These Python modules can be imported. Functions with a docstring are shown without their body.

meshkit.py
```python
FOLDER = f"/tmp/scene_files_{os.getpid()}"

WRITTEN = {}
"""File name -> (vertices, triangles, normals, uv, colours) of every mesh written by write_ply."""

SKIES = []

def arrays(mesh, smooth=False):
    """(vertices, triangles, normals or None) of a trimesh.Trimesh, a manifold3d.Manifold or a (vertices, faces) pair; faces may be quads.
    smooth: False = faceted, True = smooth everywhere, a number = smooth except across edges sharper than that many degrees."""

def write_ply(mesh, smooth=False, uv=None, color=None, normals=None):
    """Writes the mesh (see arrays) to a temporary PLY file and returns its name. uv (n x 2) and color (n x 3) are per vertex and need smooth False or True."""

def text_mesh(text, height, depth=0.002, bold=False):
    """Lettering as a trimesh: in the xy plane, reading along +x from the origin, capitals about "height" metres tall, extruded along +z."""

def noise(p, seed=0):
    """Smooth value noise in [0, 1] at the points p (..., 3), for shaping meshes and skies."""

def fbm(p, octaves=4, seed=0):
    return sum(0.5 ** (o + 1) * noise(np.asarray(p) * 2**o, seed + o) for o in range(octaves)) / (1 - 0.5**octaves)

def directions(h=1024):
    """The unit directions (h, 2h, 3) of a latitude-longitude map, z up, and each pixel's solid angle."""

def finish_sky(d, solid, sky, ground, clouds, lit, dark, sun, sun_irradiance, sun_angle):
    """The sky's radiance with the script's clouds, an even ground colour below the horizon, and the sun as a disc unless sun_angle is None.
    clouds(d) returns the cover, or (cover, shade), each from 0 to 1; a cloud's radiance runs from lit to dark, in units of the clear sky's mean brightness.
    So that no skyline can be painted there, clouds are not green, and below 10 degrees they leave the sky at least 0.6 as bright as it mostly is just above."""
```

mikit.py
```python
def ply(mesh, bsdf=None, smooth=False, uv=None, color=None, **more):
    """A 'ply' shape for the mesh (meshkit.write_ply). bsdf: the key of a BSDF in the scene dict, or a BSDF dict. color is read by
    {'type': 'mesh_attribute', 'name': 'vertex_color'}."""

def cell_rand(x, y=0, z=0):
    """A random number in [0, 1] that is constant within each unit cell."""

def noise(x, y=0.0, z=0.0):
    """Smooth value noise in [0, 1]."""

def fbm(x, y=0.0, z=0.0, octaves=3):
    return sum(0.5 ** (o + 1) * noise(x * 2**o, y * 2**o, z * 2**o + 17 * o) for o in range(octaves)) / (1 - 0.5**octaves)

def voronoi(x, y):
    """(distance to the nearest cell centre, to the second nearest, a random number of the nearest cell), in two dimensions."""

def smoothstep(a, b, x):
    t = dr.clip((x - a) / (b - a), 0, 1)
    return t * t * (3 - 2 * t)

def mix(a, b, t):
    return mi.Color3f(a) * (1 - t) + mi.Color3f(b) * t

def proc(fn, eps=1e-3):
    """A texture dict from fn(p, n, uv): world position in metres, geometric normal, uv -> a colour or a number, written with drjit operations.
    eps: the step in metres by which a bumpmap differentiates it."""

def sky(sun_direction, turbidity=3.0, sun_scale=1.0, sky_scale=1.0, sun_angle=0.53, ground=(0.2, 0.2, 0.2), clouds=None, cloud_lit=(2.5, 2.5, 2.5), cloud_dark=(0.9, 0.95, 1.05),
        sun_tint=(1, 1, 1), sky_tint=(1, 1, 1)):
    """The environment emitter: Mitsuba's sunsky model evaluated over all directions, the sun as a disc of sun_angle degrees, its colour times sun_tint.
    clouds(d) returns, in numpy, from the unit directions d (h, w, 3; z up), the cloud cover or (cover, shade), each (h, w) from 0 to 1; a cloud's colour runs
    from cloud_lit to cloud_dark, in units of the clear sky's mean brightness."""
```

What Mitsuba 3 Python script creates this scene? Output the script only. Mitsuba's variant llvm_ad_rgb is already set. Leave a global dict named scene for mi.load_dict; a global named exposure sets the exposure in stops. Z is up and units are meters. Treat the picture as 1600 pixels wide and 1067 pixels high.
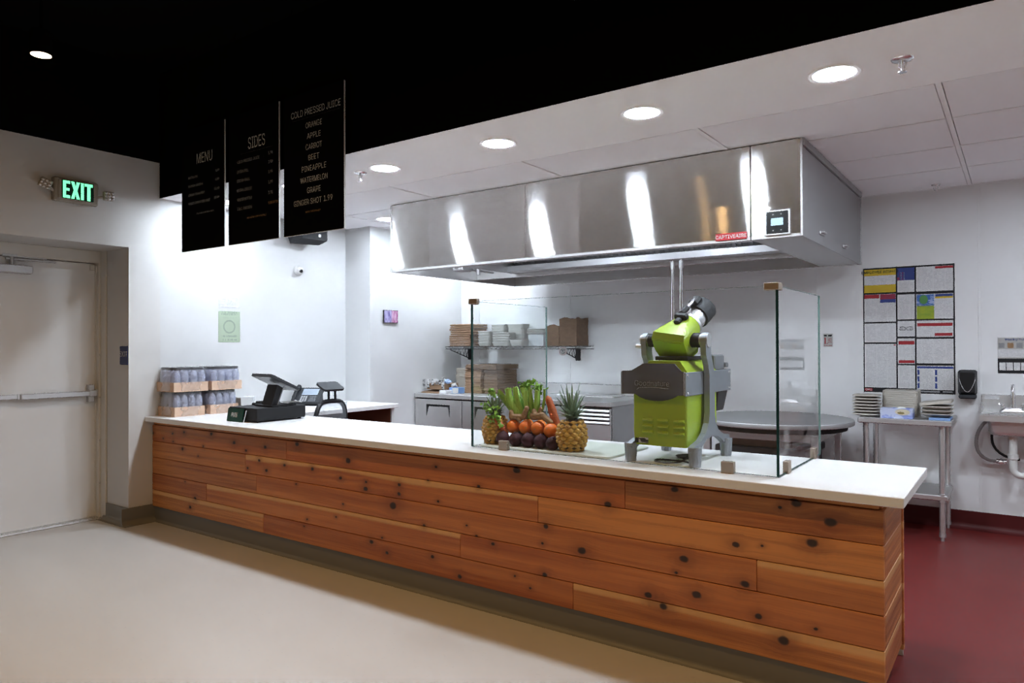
import math, random
import numpy as np, trimesh
import drjit as dr
import mitsuba as mi
import mikit, meshkit
from mikit import noise, fbm, voronoi, cell_rand, smoothstep, mix, proc, ply
from shapely.geometry import Polygon, LineString, Point
from scipy.spatial import ConvexHull

T = mi.ScalarTransform4f
random.seed(7)
rng = np.random.default_rng(7)
scene, labels = {}, {}
ORD = ['first', 'second', 'third', 'fourth', 'fifth', 'sixth', 'seventh', 'eighth', 'ninth', 'tenth', 'eleventh', 'twelfth']

# ------------------------------------------------------------------ camera
CX, CY, CZ = 5.8808, -2.9899, 1.4383
YAW, PITCH, ROLL, F = -0.6223, 0.0072, -0.0032, 1107.49
_fw = np.array([math.sin(YAW) * math.cos(PITCH), math.cos(YAW) * math.cos(PITCH), math.sin(PITCH)])
_rt = np.array([math.cos(YAW), -math.sin(YAW), 0])
_up = np.cross(_rt, _fw)
_up = _up * math.cos(ROLL) - _rt * math.sin(ROLL)
scene['camera'] = {'type': 'perspective', 'fov_axis': 'x', 'fov': math.degrees(2 * math.atan(800 / F)), 'near_clip': 0.05, 'far_clip': 100.0,
                   'to_world': T().look_at(origin=[CX, CY, CZ], target=[CX + _fw[0], CY + _fw[1], CZ + _fw[2]], up=list(_up))}

# ------------------------------------------------------------------ exposure and lamp strengths
exposure = 3.0
KITCHEN = np.array([0.93, 1.05, 1.18]) * 28.0      # radiance of the round ceiling downlights
DINING = np.array([1.0, 0.60, 0.24]) * 0.46      # intensity of the warm spot lamps
EXITG = np.array([0.02, 0.16, 0.062]) * 1.25

# ------------------------------------------------------------------ main dimensions
H = 0.87            # countertop height
ZC, ZK, ZTOP = 2.993, 2.695, 3.75   # paint line of the dining walls, kitchen ceiling, black ceiling
YS, YG, YB = 0.13, 0.955, 3.62      # fascia, edge of the tiled ceiling, back wall
XR, YF = 7.9, -6.4                  # right wall, wall behind the camera
YJ, XJ = 2.146, 0.378               # jog of the left wall

# ------------------------------------------------------------------ helpers
def num(base):
    k, n = base, 0
    while k in scene or k in labels:
        n += 1
        k = f'{base}_{n:03d}'
    return k

def shape(mesh, mat, smooth=False, uv=None, tw=None):
    d = ply(mesh, mat, smooth=smooth, uv=uv) if not isinstance(mesh, dict) else dict(mesh)
    if tw is not None:
        d['to_world'] = tw
    return d

def thing(name, label, cat, group=None):
    k = num(name)
    labels[k] = {'label': label, 'category': cat}
    if group:
        labels[k]['group'] = group
    return k

def single(name, mesh, mat, label, cat, group=None, smooth=False, uv=None, tw=None):
    k = thing(name, label, cat, group)
    scene[k] = shape(mesh, mat, smooth, uv, tw)
    return k

_cnt = {}
def part(holder, name, mesh, mat, smooth=False, uv=None, tw=None, label=None, kind=None):
    b = f'{holder}__{name}'
    n = _cnt.get(b, 0)
    _cnt[b] = n + 1
    k = b if n == 0 else f'{b}_{n:03d}'
    scene[k] = shape(mesh, mat, smooth, uv, tw)
    if label or kind:
        labels[k] = {}
        if label: labels[k]['label'] = label
        if kind: labels[k]['kind'] = kind
    return k

def struct(name, mesh, mat, label, smooth=False, uv=None):
    scene[name] = shape(mesh, mat, smooth, uv)
    labels[name] = {'label': label, 'kind': 'structure'}
    return name

def hold(name, label):
    labels[name] = {'label': label, 'kind': 'structure'}
    return name

def box(x0, x1, y0, y1, z0, z1):
    m = trimesh.creation.box(extents=[abs(x1 - x0), abs(y1 - y0), abs(z1 - z0)])
    m.apply_translation([(x0 + x1) / 2, (y0 + y1) / 2, (z0 + z1) / 2])
    return m

def hull(pts):
    return trimesh.Trimesh(np.asarray(pts, float)).convex_hull if False else trimesh.convex.convex_hull(np.asarray(pts, float))

_cb = {}
def cbox(x0, x1, y0, y1, z0, z1, c=0.003):
    """chamfered box"""
    a = np.array([x0, y0, z0], float); b = np.array([x1, y1, z1], float)
    c = min(c, 0.45 * float(np.min(np.abs(b - a))))
    P = []
    for i in (0, 1):
        for j in (0, 1):
            for k in (0, 1):
                cor = np.array([(a, b)[i][0], (a, b)[j][1], (a, b)[k][2]])
                sg = np.array([1 - 2 * i, 1 - 2 * j, 1 - 2 * k])
                for ax in range(3):
                    o = sg * c; o[ax] = 0
                    P.append(cor + o)
    return hull(P)

def rbox(x0, x1, y0, y1, z0, z1, r=0.01, n=4, axis=2):
    """box with rounded edges parallel to axis"""
    ext = [(x0, x1), (y0, y1), (z0, z1)]
    o = [i for i in range(3) if i != axis]
    (a0, a1), (b0, b1) = ext[o[0]], ext[o[1]]
    poly = Polygon([(a0 + r, b0 + r), (a1 - r, b0 + r), (a1 - r, b1 - r), (a0 + r, b1 - r)]).buffer(r, quad_segs=n)
    c0, c1 = ext[axis]
    q = min(0.002, r * .4, (c1 - c0) * .3)
    inn = poly.buffer(-q)
    P = []
    for pl, c in ((inn, c0), (poly, c0 + q), (poly, c1 - q), (inn, c1)):
        xy = np.array(pl.exterior.coords)[:-1]
        w = np.zeros((len(xy), 3)); w[:, o[0]] = xy[:, 0]; w[:, o[1]] = xy[:, 1]; w[:, axis] = c
        P.append(w)
    return hull(np.vstack(P))

def cyl(p0, p1, r, n=24, r1=None):
    p0, p1 = np.asarray(p0, float), np.asarray(p1, float)
    return tube([p0, p1], [r, r if r1 is None else r1], n)

def tube(path, r, n=12, caps=True):
    p = np.asarray(path, float); m = len(p)
    r = np.broadcast_to(np.asarray(r, float), (m,))
    t = np.gradient(p, axis=0); t /= np.linalg.norm(t, axis=1, keepdims=True) + 1e-12
    a = np.cross(t[0], [0, 0, 1.0])
    if np.linalg.norm(a) < 1e-3: a = np.cross(t[0], [1.0, 0, 0])
    a /= np.linalg.norm(a)
    A = [a]
    for i in range(1, m):
        a = A[-1] - t[i] * (A[-1] @ t[i]); a /= np.linalg.norm(a) + 1e-12; A.append(a)
    A = np.array(A); B = np.cross(t, A)
    th = np.arange(n) * 2 * np.pi / n
    v = p[:, None] + r[:, None, None] * (np.cos(th)[None, :, None] * A[:, None] + np.sin(th)[None, :, None] * B[:, None])
    i, j = np.meshgrid(np.arange(m - 1), np.arange(n), indexing='ij')
    q = np.stack([i * n + j, i * n + (j + 1) % n, (i + 1) * n + (j + 1) % n, (i + 1) * n + j], -1).reshape(-1, 4)
    f = [q[:, [0, 1, 2]], q[:, [0, 2, 3]]]
    v = v.reshape(-1, 3)
    if caps:
        k = len(v); v = np.vstack([v, p[0], p[-1]]); jj = np.arange(n)
        f.append(np.stack([(jj + 1) % n, jj, jj * 0 + k], 1))
        b = (m - 1) * n
        f.append(np.stack([b + jj, b + (jj + 1) % n, jj * 0 + k + 1], 1))
    return trimesh.Trimesh(v, np.vstack(f), process=False)

def lathe(prof, n=28, center=(0, 0, 0)):
    """profile (r, z) from bottom to top, closed with caps at r=0"""
    pr = np.asarray(prof, float); m = len(pr)
    th = np.arange(n) * 2 * np.pi / n
    v = np.stack([pr[:, None, 0] * np.cos(th), pr[:, None, 0] * np.sin(th), np.repeat(pr[:, 1:2], n, 1)], -1).reshape(-1, 3)
    i, j = np.meshgrid(np.arange(m - 1), np.arange(n), indexing='ij')
    q = np.stack([i * n + j, i * n + (j + 1) % n, (i + 1) * n + (j + 1) % n, (i + 1) * n + j], -1).reshape(-1, 4)
    msh = trimesh.Trimesh(v + np.asarray(center), np.vstack([q[:, [0, 1, 2]], q[:, [0, 2, 3]]]), process=False)
    return msh

def extr(poly, d, axis='y', at=0.0):
    """extrude a shapely polygon drawn in the plane across an axis. axis y: poly=(x,z); x: poly=(y,z); z: poly=(x,y)"""
    m = trimesh.creation.extrude_polygon(poly, d, engine='earcut')
    v = np.array(m.vertices)
    if axis == 'y':
        m.vertices = np.stack([v[:, 0], at + v[:, 2], v[:, 1]], 1); m.invert()
    elif axis == 'x':
        m.vertices = np.stack([at + v[:, 2], v[:, 0], v[:, 1]], 1)
    else:
        m.vertices = v + [0, 0, at]
    return m

def cat(*ms):
    ms = [m for g in ms for m in (g if isinstance(g, (list, tuple)) else [g])]
    return trimesh.util.concatenate(ms)

def moved(m, M):
    m = m.copy(); m.apply_transform(M); return m

def Mx(tr=(0, 0, 0), rz=0, rx=0, ry=0, s=1):
    M = trimesh.transformations.euler_matrix(rx, ry, rz, 'sxyz')
    M[:3, :3] *= s; M[:3, 3] = tr
    return M

def TW(M):
    return T(np.asarray(M, float).tolist())

def frame(o, xd, yd):
    """matrix that puts the xy plane at o with axes xd, yd"""
    xd = np.asarray(xd, float); yd = np.asarray(yd, float)
    xd /= np.linalg.norm(xd); yd = yd - xd * (yd @ xd); yd /= np.linalg.norm(yd)
    M = np.eye(4); M[:3, 0] = xd; M[:3, 1] = yd; M[:3, 2] = np.cross(xd, yd); M[:3, 3] = o
    return M

_txt = {}
def text(s, h, o, xd, yd, align='l', depth=0.0015, bold=False, sx=1.0, width=None):
    key = (s, bold)
    if key not in _txt:
        _txt[key] = meshkit.text_mesh(s, 1.0, 1.0, bold)
    m = _txt[key].copy()
    v = np.array(m.vertices)
    w0, w1 = v[:, 0].min(), v[:, 0].max()
    if width: sx = width / ((w1 - w0) * h)
    if align == 'c': v[:, 0] -= (w0 + w1) / 2
    if align == 'r': v[:, 0] -= w1
    if align == 'l': v[:, 0] -= w0
    v = v * [h * sx, h, depth]
    m.vertices = v
    return moved(m, frame(o, xd, yd))

def sphere(c, r, sub=2, s=(1, 1, 1)):
    m = trimesh.creation.icosphere(subdivisions=sub, radius=1.0)
    m.vertices = m.vertices * np.asarray(s) * r + np.asarray(c)
    return m

def grid(nu, nv, fn):
    u, v = np.meshgrid(np.linspace(0, 1, nu), np.linspace(0, 1, nv), indexing='ij')
    P = fn(u, v).reshape(-1, 3)
    i, j = np.meshgrid(np.arange(nu - 1), np.arange(nv - 1), indexing='ij')
    a = i * nv + j
    q = np.stack([a, a + nv, a + nv + 1, a + 1], -1).reshape(-1, 4)
    return trimesh.Trimesh(P, np.vstack([q[:, [0, 1, 2]], q[:, [0, 2, 3]]]), process=False), np.stack([u.ravel(), v.ravel()], 1)

# ------------------------------------------------------------------ materials
def rgb(*c):
    return {'type': 'rgb', 'value': list(map(float, c))}
def hexc(r, g, b):
    """sRGB 0-255 to linear"""
    f = lambda x: (x / 255 / 12.92) if x <= 10 else ((x / 255 + .055) / 1.055) ** 2.4
    return [f(r), f(g), f(b)]
def mat(name, d, two=True):
    scene['mat_' + name] = {'type': 'twosided', 'bsdf': d} if two else d
    return 'mat_' + name
def diff(name, c):
    return mat(name, {'type': 'diffuse', 'reflectance': rgb(*c) if isinstance(c, (list, tuple)) else c})
def plast(name, c, a=0.2, ior=None):
    return mat(name, {'type': 'roughplastic', 'int_ior': ior or (1.32 if not isinstance(c, dict) and max(c) < .1 else 1.49), 'diffuse_reflectance': rgb(*c) if isinstance(c, (list, tuple)) else c, 'alpha': a, 'distribution': 'ggx'})
def steel(name, c=(.66, .655, .65), a=0.18, au=None, av=None):
    d = {'type': 'roughconductor', 'material': 'none', 'specular_reflectance': rgb(*c), 'distribution': 'ggx'}
    if au: d.update(alpha_u=au, alpha_v=av)
    else: d['alpha'] = a
    return mat(name, d)

KN = [(0.019, 0.728, 0.0115), (0.321, 0.741, 0.0115), (0.493, 0.761, 0.0115), (0.872, 0.771, 0.0149), (0.177, 0.693, 0.008), (1.171, 0.723, 0.0149), (1.546, 0.717, 0.0138), (1.32, 0.676, 0.0115), (1.901, 0.765, 0.0173), (2.41, 0.698, 0.0207), (3.154, 0.731, 0.0092), (0.763, 0.668, 0.0092), (0.33, 0.677, 0.0092), (0.47, 0.629, 0.0127), (0.693, 0.588, 0.0069), (1.476, 0.618, 0.0115), (1.764, 0.61, 0.0115), (1.562, 0.555, 0.0138), (1.339, 0.552, 0.0092), (2.061, 0.612, 0.0138), (2.338, 0.58, 0.0127), (1.89, 0.494, 0.0069), (2.571, 0.537, 0.0161), (2.574, 0.581, 0.008), (2.859, 0.595, 0.0115), (2.859, 0.541, 0.0115), (3.092, 0.647, 0.0057), (3.169, 0.535, 0.008), (2.808, 0.463, 0.0253), (0.651, 0.258, 0.0127), (0.58, 0.179, 0.0149), (0.508, 0.372, 0.0069), (2.362, 0.417, 0.0069), (2.295, 0.325, 0.0069), (2.714, 0.256, 0.0069), (3.06, 0.382, 0.0092), (2.623, 0.217, 0.0149), (1.974, 0.22, 0.0069), (2.757, 0.172, 0.0115), (3.125, 0.211, 0.0115), (2.005, 0.271, 0.0069), (3.721, 0.771, 0.0207), (3.465, 0.655, 0.0103), (4.26, 0.663, 0.0184), (3.902, 0.503, 0.0138), (4.115, 0.415, 0.0218), (3.881, 0.413, 0.008), (3.379, 0.429, 0.0069), (3.449, 0.382, 0.0069), (3.562, 0.358, 0.0103), (3.894, 0.254, 0.0138), (4.543, 0.235, 0.0184), (3.33, 0.136, 0.0138), (3.707, 0.211, 0.0069), (3.805, 0.167, 0.0069), (4.6, 0.779, 0.0161), (5.131, 0.79, 0.0184), (5.064, 0.763, 0.008), (5.261, 0.731, 0.0218), (5.189, 0.636, 0.0207), (4.878, 0.576, 0.0149), (4.644, 0.471, 0.0195), (4.918, 0.414, 0.0184), (4.606, 0.402, 0.008), (4.702, 0.323, 0.0195), (4.468, 0.272, 0.0173), (4.973, 0.29, 0.0138), (5.201, 0.292, 0.008), (5.076, 0.213, 0.0207), (4.99, 0.59, 0.0057)]
KN = [(x, z + 0.02 * max(0, 1 - ((x - 2.6) / 2.6) ** 2), r) for x, z, r in KN]

def wood_fn(p, n, uv):
    pid = dr.floor(uv.x + 0.5)
    sap = uv.y
    r1, r2 = cell_rand(pid, 3), cell_rand(pid, 11)
    al, c = p.x + p.y, p.z
    front = p.y < 0.085
    kw = 0.72 + 0.55 * noise(al * 60, c * 60, 3.0)
    knot, halo, wz = mi.Float(0), mi.Float(0), mi.Float(0)
    for kx, kz, r in KN:
        dx, dz = (al - kx - 0.06) / (1.35 * r), (c - kz) / r
        d2 = (dx * dx + dz * dz) * kw
        e = dr.exp(-d2 * 0.16)
        knot = dr.maximum(knot, 1 - smoothstep(0.25, 1.0, d2))
        halo += e
        wz += e * (c - kz) * 0.7
    knot = dr.select(front, knot, 0); halo = dr.select(front, halo, 0); wz = dr.select(front, wz, 0)
    cc = c - wz + 0.012 * noise(al * 1.7 + r1 * 60, pid * 3.1)
    broad = fbm(al * 0.9 + r1 * 71, cc * 16 + r2 * 37, pid)
    mid = fbm(al * 1.3 + r2 * 31, cc * 48 + r1 * 13, pid + 5)
    fine = noise(al * 9, cc * 420, pid)
    g = dr.clip(0.80 * broad + 0.86 * mid + 0.24 * fine - 0.46 + 0.45 * (r1 - 0.5) + 0.04, 0, 1)
    col = mix([0.30, 0.080, 0.018], [0.78, 0.33, 0.10], g)
    col = mix(col, mi.Color3f(0.56, 0.13, 0.03), 0.45 * r2)
    lo = (c - 0.125) / 0.135
    fr = lo - dr.floor(lo)
    s = sap * smoothstep(0.72, 0.86, fr + 0.16 * (noise(al * 1.3, pid * 7.7) - 0.5))
    col = mix(col, mi.Color3f(0.86, 0.50, 0.21), 0.75 * s)
    col = mix(col, mi.Color3f(0.22, 0.055, 0.016), dr.clip(halo * 0.55, 0, 0.7))
    col = mix(col, mi.Color3f(0.022, 0.008, 0.004), dr.clip(knot, 0, 1) * 0.96)
    return col
mat('cedar', {'type': 'roughplastic', 'diffuse_reflectance': proc(wood_fn), 'alpha': 0.24, 'distribution': 'ggx'})

def floor_fn(p, n, uv):
    t = fbm(p.x * 1.1, p.y * 1.1, 3.0)
    s = noise(p.x * 90, p.y * 90)
    return mix([0.50, 0.478, 0.448], [0.555, 0.53, 0.50], t) * (1 - 0.05 * smoothstep(0.93, 0.97, s))
mat('epoxy_beige', {'type': 'roughplastic', 'diffuse_reflectance': proc(floor_fn), 'alpha': 0.16, 'distribution': 'ggx'})
def red_fn(p, n, uv):
    t = fbm(p.x * 2.0, p.y * 2.0, 9.0)
    return mix([0.120, 0.010, 0.009], [0.155, 0.015, 0.013], t)
mat('epoxy_red', {'type': 'roughplastic', 'diffuse_reflectance': proc(red_fn), 'alpha': 0.15, 'distribution': 'ggx'})
plast('grey_cove', (.20, .19, .165), .22)
def wall_fn(p, n, uv):
    return mi.Color3f(0.80, 0.80, 0.80) * (0.97 + 0.04 * fbm(p.x * 1.3, p.y * 1.3, p.z * 1.3))
mat('wall_white', {'type': 'roughplastic', 'diffuse_reflectance': proc(wall_fn), 'alpha': 0.30, 'distribution': 'ggx'})
plast('wall_panel', (.88, .885, .89), .22)
plast('dining_wall', (.80, .78, .76), .35)
diff('black_paint', (.0035, .0035, .0037))
diff('ceiling_white', (.86, .86, .87))
diff('tile_white', (.80, .80, .82))
diff('tbar_white', (.80, .80, .81))
diff('gap_dark', (.06, .06, .06))
plast('door_white', (.86, .85, .84), .25)
plast('frame_white', (.80, .76, .70), .3)
def quartz_fn(p, n, uv):
    s = noise(p.x * 260, p.y * 260, p.z * 260)
    return mi.Color3f(0.76, 0.76, 0.76) - 0.05 * smoothstep(0.8, 0.95, s)
mat('quartz', {'type': 'roughplastic', 'diffuse_reflectance': proc(quartz_fn), 'alpha': 0.14, 'distribution': 'ggx'})
steel('hood_front', (.84, .83, .82), au=0.005, av=0.22)
steel('hood_steel', (.62, .61, .605), a=0.2)
steel('hood_side', (.50, .50, .51), a=0.24)
steel('hood_inner', (.58, .57, .565), a=0.10)
steel('steel', (.66, .655, .65), a=0.2)
steel('steel_dull', (.50, .50, .505), a=0.33)
steel('chrome', (.82, .82, .83), a=0.06)
steel('alu', (.62, .62, .63), a=0.28)
steel('bronze', (.42, .35, .29), a=0.22)
steel('cast_alu', (.345, .37, .405), a=0.36)
plast('anodised_dark', (.075, .073, .068), .3)
plast('lime', (.33, .46, .022), .16)
plast('black_gloss', (.012, .012, .013), .10, 1.42)
plast('black_satin', (.018, .018, .02), .3)
plast('charcoal', (.045, .047, .052), .35)
plast('grey_plastic', (.22, .23, .25), .3)
plast('white_plastic', (.75, .75, .74), .25)
plast('white_paper', (.74, .73, .70), .6)
plast('cream_card', (.72, .66, .56), .6)
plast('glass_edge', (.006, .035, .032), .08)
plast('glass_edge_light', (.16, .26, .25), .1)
plast('green_sign', (.006, .055, .035), .3)
plast('blue_sign', (.02, .035, .14), .3)
plast('letter_white', (.80, .80, .80), .4)
plast('letter_grey', (.72, .71, .69), .4)
plast('letter_dim', (.34, .335, .33), .4)
plast('letter_faint', (.05, .05, .05), .4)
diff('cardboard', (.56, .40, .30))
diff('board_black', (.0045, .0045, .005))
plast('letter_amber', (.40, .22, .08), .4)
plast('print_black', (.02, .02, .022), .5)
plast('print_red', (.45, .02, .03), .4)
plast('print_yellow', (.78, .55, .03), .4)
plast('print_blue', (.03, .06, .28), .4)
plast('print_lightblue', (.25, .42, .75), .4)
plast('print_lime', (.42, .55, .03), .4)
plast('print_green', (.07, .35, .05), .4)
plast('print_grey', (.35, .35, .36), .4)
plast('red_label', (.50, .012, .02), .2)
plast('pvc', (.74, .74, .72), .22)
plast('hose_grey', (.36, .34, .34), .35)
plast('rubber', (.02, .02, .02), .5)
plast('phone_screen', (.30, .35, .42), .08)
plast('keycap', (.55, .56, .58), .3)
plast('desk_brown', (.20, .075, .04), .3)
plast('sand_plastic', (.46, .42, .36), .4)
plast('cutting_board', (.66, .70, .62), .25)
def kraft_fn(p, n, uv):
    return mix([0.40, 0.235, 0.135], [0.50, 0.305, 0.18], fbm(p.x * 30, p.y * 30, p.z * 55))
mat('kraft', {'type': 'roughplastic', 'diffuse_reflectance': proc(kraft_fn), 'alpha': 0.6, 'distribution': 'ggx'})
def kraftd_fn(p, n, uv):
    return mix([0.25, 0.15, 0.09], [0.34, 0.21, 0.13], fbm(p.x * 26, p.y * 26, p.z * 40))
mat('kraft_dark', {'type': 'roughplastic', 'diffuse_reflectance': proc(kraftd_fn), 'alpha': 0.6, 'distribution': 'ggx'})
def print_fn(p, n, uv):
    z = p.z * 85
    row = dr.floor(z)
    fr = z - row
    h = p.x + p.y
    col2 = dr.abs(dr.sin(h * 38.0))
    word = noise(h * 190, row * 3.7)
    ink = smoothstep(0.25, 0.35, fr) * (1 - smoothstep(0.72, 0.82, fr)) * smoothstep(0.30, 0.42, word) * smoothstep(0.06, 0.14, col2)
    return mix([0.88, 0.88, 0.89], [0.42, 0.42, 0.45], ink * 0.45)
mat('small_print', {'type': 'roughplastic', 'diffuse_reflectance': proc(print_fn), 'alpha': 0.35, 'distribution': 'ggx'})
def gnotice_fn(p, n, uv):
    y, z = (p.y - 0.77), (p.z - 1.628)
    r = dr.sqrt(y * y + z * z)
    ring = smoothstep(0.010, 0.004, dr.abs(r - 0.055)) * 0.5
    rows = dr.floor(p.z * 60)
    ln = smoothstep(0.3, 0.5, noise(p.y * 130, rows * 5.1)) * smoothstep(0.35, 0.5, dr.abs(p.z * 60 - rows - 0.5) * 0 + noise(rows * 9.3)) * dr.select((dr.abs(z) > 0.075) & (dr.abs(y) < 0.08), 0.45, 0.0)
    return mix([0.60, 0.72, 0.54], [0.30, 0.40, 0.30], dr.clip(ring + ln, 0, 1))
mat('green_notice', {'type': 'roughplastic', 'diffuse_reflectance': proc(gnotice_fn), 'alpha': 0.5, 'distribution': 'ggx'})
def photo_fn(p, n, uv):
    a = noise(p.y * 45, p.z * 45, 2.0)
    b = noise(p.y * 60 + 9, p.z * 38, 5.0)
    left = smoothstep(2.45, 2.43, p.y)
    c1 = mix([0.10, 0.06, 0.30], [0.55, 0.50, 0.75], a)
    c2 = mix([0.35, 0.05, 0.22], [0.75, 0.50, 0.68], b)
    return mix(c2, c1, left)
mat('photo_print', {'type': 'roughplastic', 'diffuse_reflectance': proc(photo_fn), 'alpha': 0.3, 'distribution': 'ggx'})
def landscape_fn(p, n, uv):
    u, v = (p.x - 5.195) / 0.12, (p.z - 1.62) / 0.235
    sky_ = mix([0.05, 0.16, 0.50], [0.45, 0.55, 0.80], smoothstep(0.5, 0.7, fbm(p.x * 30, p.z * 60)))
    grass = mix([0.50, 0.55, 0.02], [0.25, 0.42, 0.03], fbm(p.x * 25, p.z * 45, 2.0))
    c = mix(grass, sky_, smoothstep(0.55, 0.62, v))
    d = dr.sqrt(dr.square(u - 0.42) + dr.square((v - 0.80) * 1.6))
    return mix(mi.Color3f(0.10, 0.32, 0.08), c, smoothstep(0.22, 0.28, d))
mat('landscape_print', {'type': 'roughplastic', 'diffuse_reflectance': proc(landscape_fn), 'alpha': 0.35, 'distribution': 'ggx'})
def label_fn(p, n, uv):
    k = smoothstep(0.5, 0.6, noise(p.x * 40, p.y * 40, p.z * 130))
    return mix([0.72, 0.72, 0.72], [0.03, 0.03, 0.03], k)
mat('label_print', {'type': 'roughplastic', 'diffuse_reflectance': proc(label_fn), 'alpha': 0.4, 'distribution': 'ggx'})
def glovebox_fn(p, n, uv):
    t = smoothstep(0.40, 0.60, fbm(p.x * 22, p.z * 30, 4.0))
    c = mix([0.28, 0.35, 0.72], [0.62, 0.68, 0.90], t)
    d = dr.sqrt(dr.square((p.x - 5.155) / 0.055) + dr.square((p.z - 0.935) / 0.026))
    c = mix(mi.Color3f(0.72, 0.66, 0.50), c, smoothstep(0.8, 1.0, d))
    e = dr.sqrt(dr.square((p.x - 5.145) / 0.025) + dr.square((p.z - 0.928) / 0.010))
    return mix(mi.Color3f(0.30, 0.24, 0.10), c, smoothstep(0.8, 1.1, e))
mat('glove_print', {'type': 'roughplastic', 'diffuse_reflectance': proc(glovebox_fn), 'alpha': 0.3, 'distribution': 'ggx'})
mat('glass', {'type': 'thindielectric', 'int_ior': 1.5, 'specular_transmittance': rgb(.955, .98, .98)}, two=False)
mat('film', {'type': 'blendbsdf', 'weight': 0.07, 'a': {'type': 'thindielectric', 'int_ior': 1.49}, 'b': {'type': 'twosided', 'bsdf': {'type': 'roughplastic', 'diffuse_reflectance': rgb(.7, .71, .76), 'alpha': .08}}}, two=False)
mat('bottle', {'type': 'blendbsdf', 'weight': 0.50, 'a': {'type': 'thindielectric', 'int_ior': 1.33, 'specular_transmittance': rgb(.9, .92, .98)}, 'b': {'type': 'twosided', 'bsdf': {'type': 'roughplastic', 'diffuse_reflectance': rgb(.50, .53, .66), 'alpha': .06}}}, two=False)
mat('clear_tub', {'type': 'blendbsdf', 'weight': 0.55, 'a': {'type': 'thindielectric', 'int_ior': 1.45}, 'b': {'type': 'twosided', 'bsdf': {'type': 'roughplastic', 'diffuse_reflectance': rgb(.74, .76, .78), 'alpha': .15}}}, two=False)
mat('chair_mesh', {'type': 'blendbsdf', 'weight': 0.35, 'a': {'type': 'thindielectric', 'int_ior': 1.01, 'specular_transmittance': rgb(.95, .95, .95)}, 'b': {'type': 'twosided', 'bsdf': {'type': 'diffuse', 'reflectance': rgb(.25, .27, .29)}}}, two=False)
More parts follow.
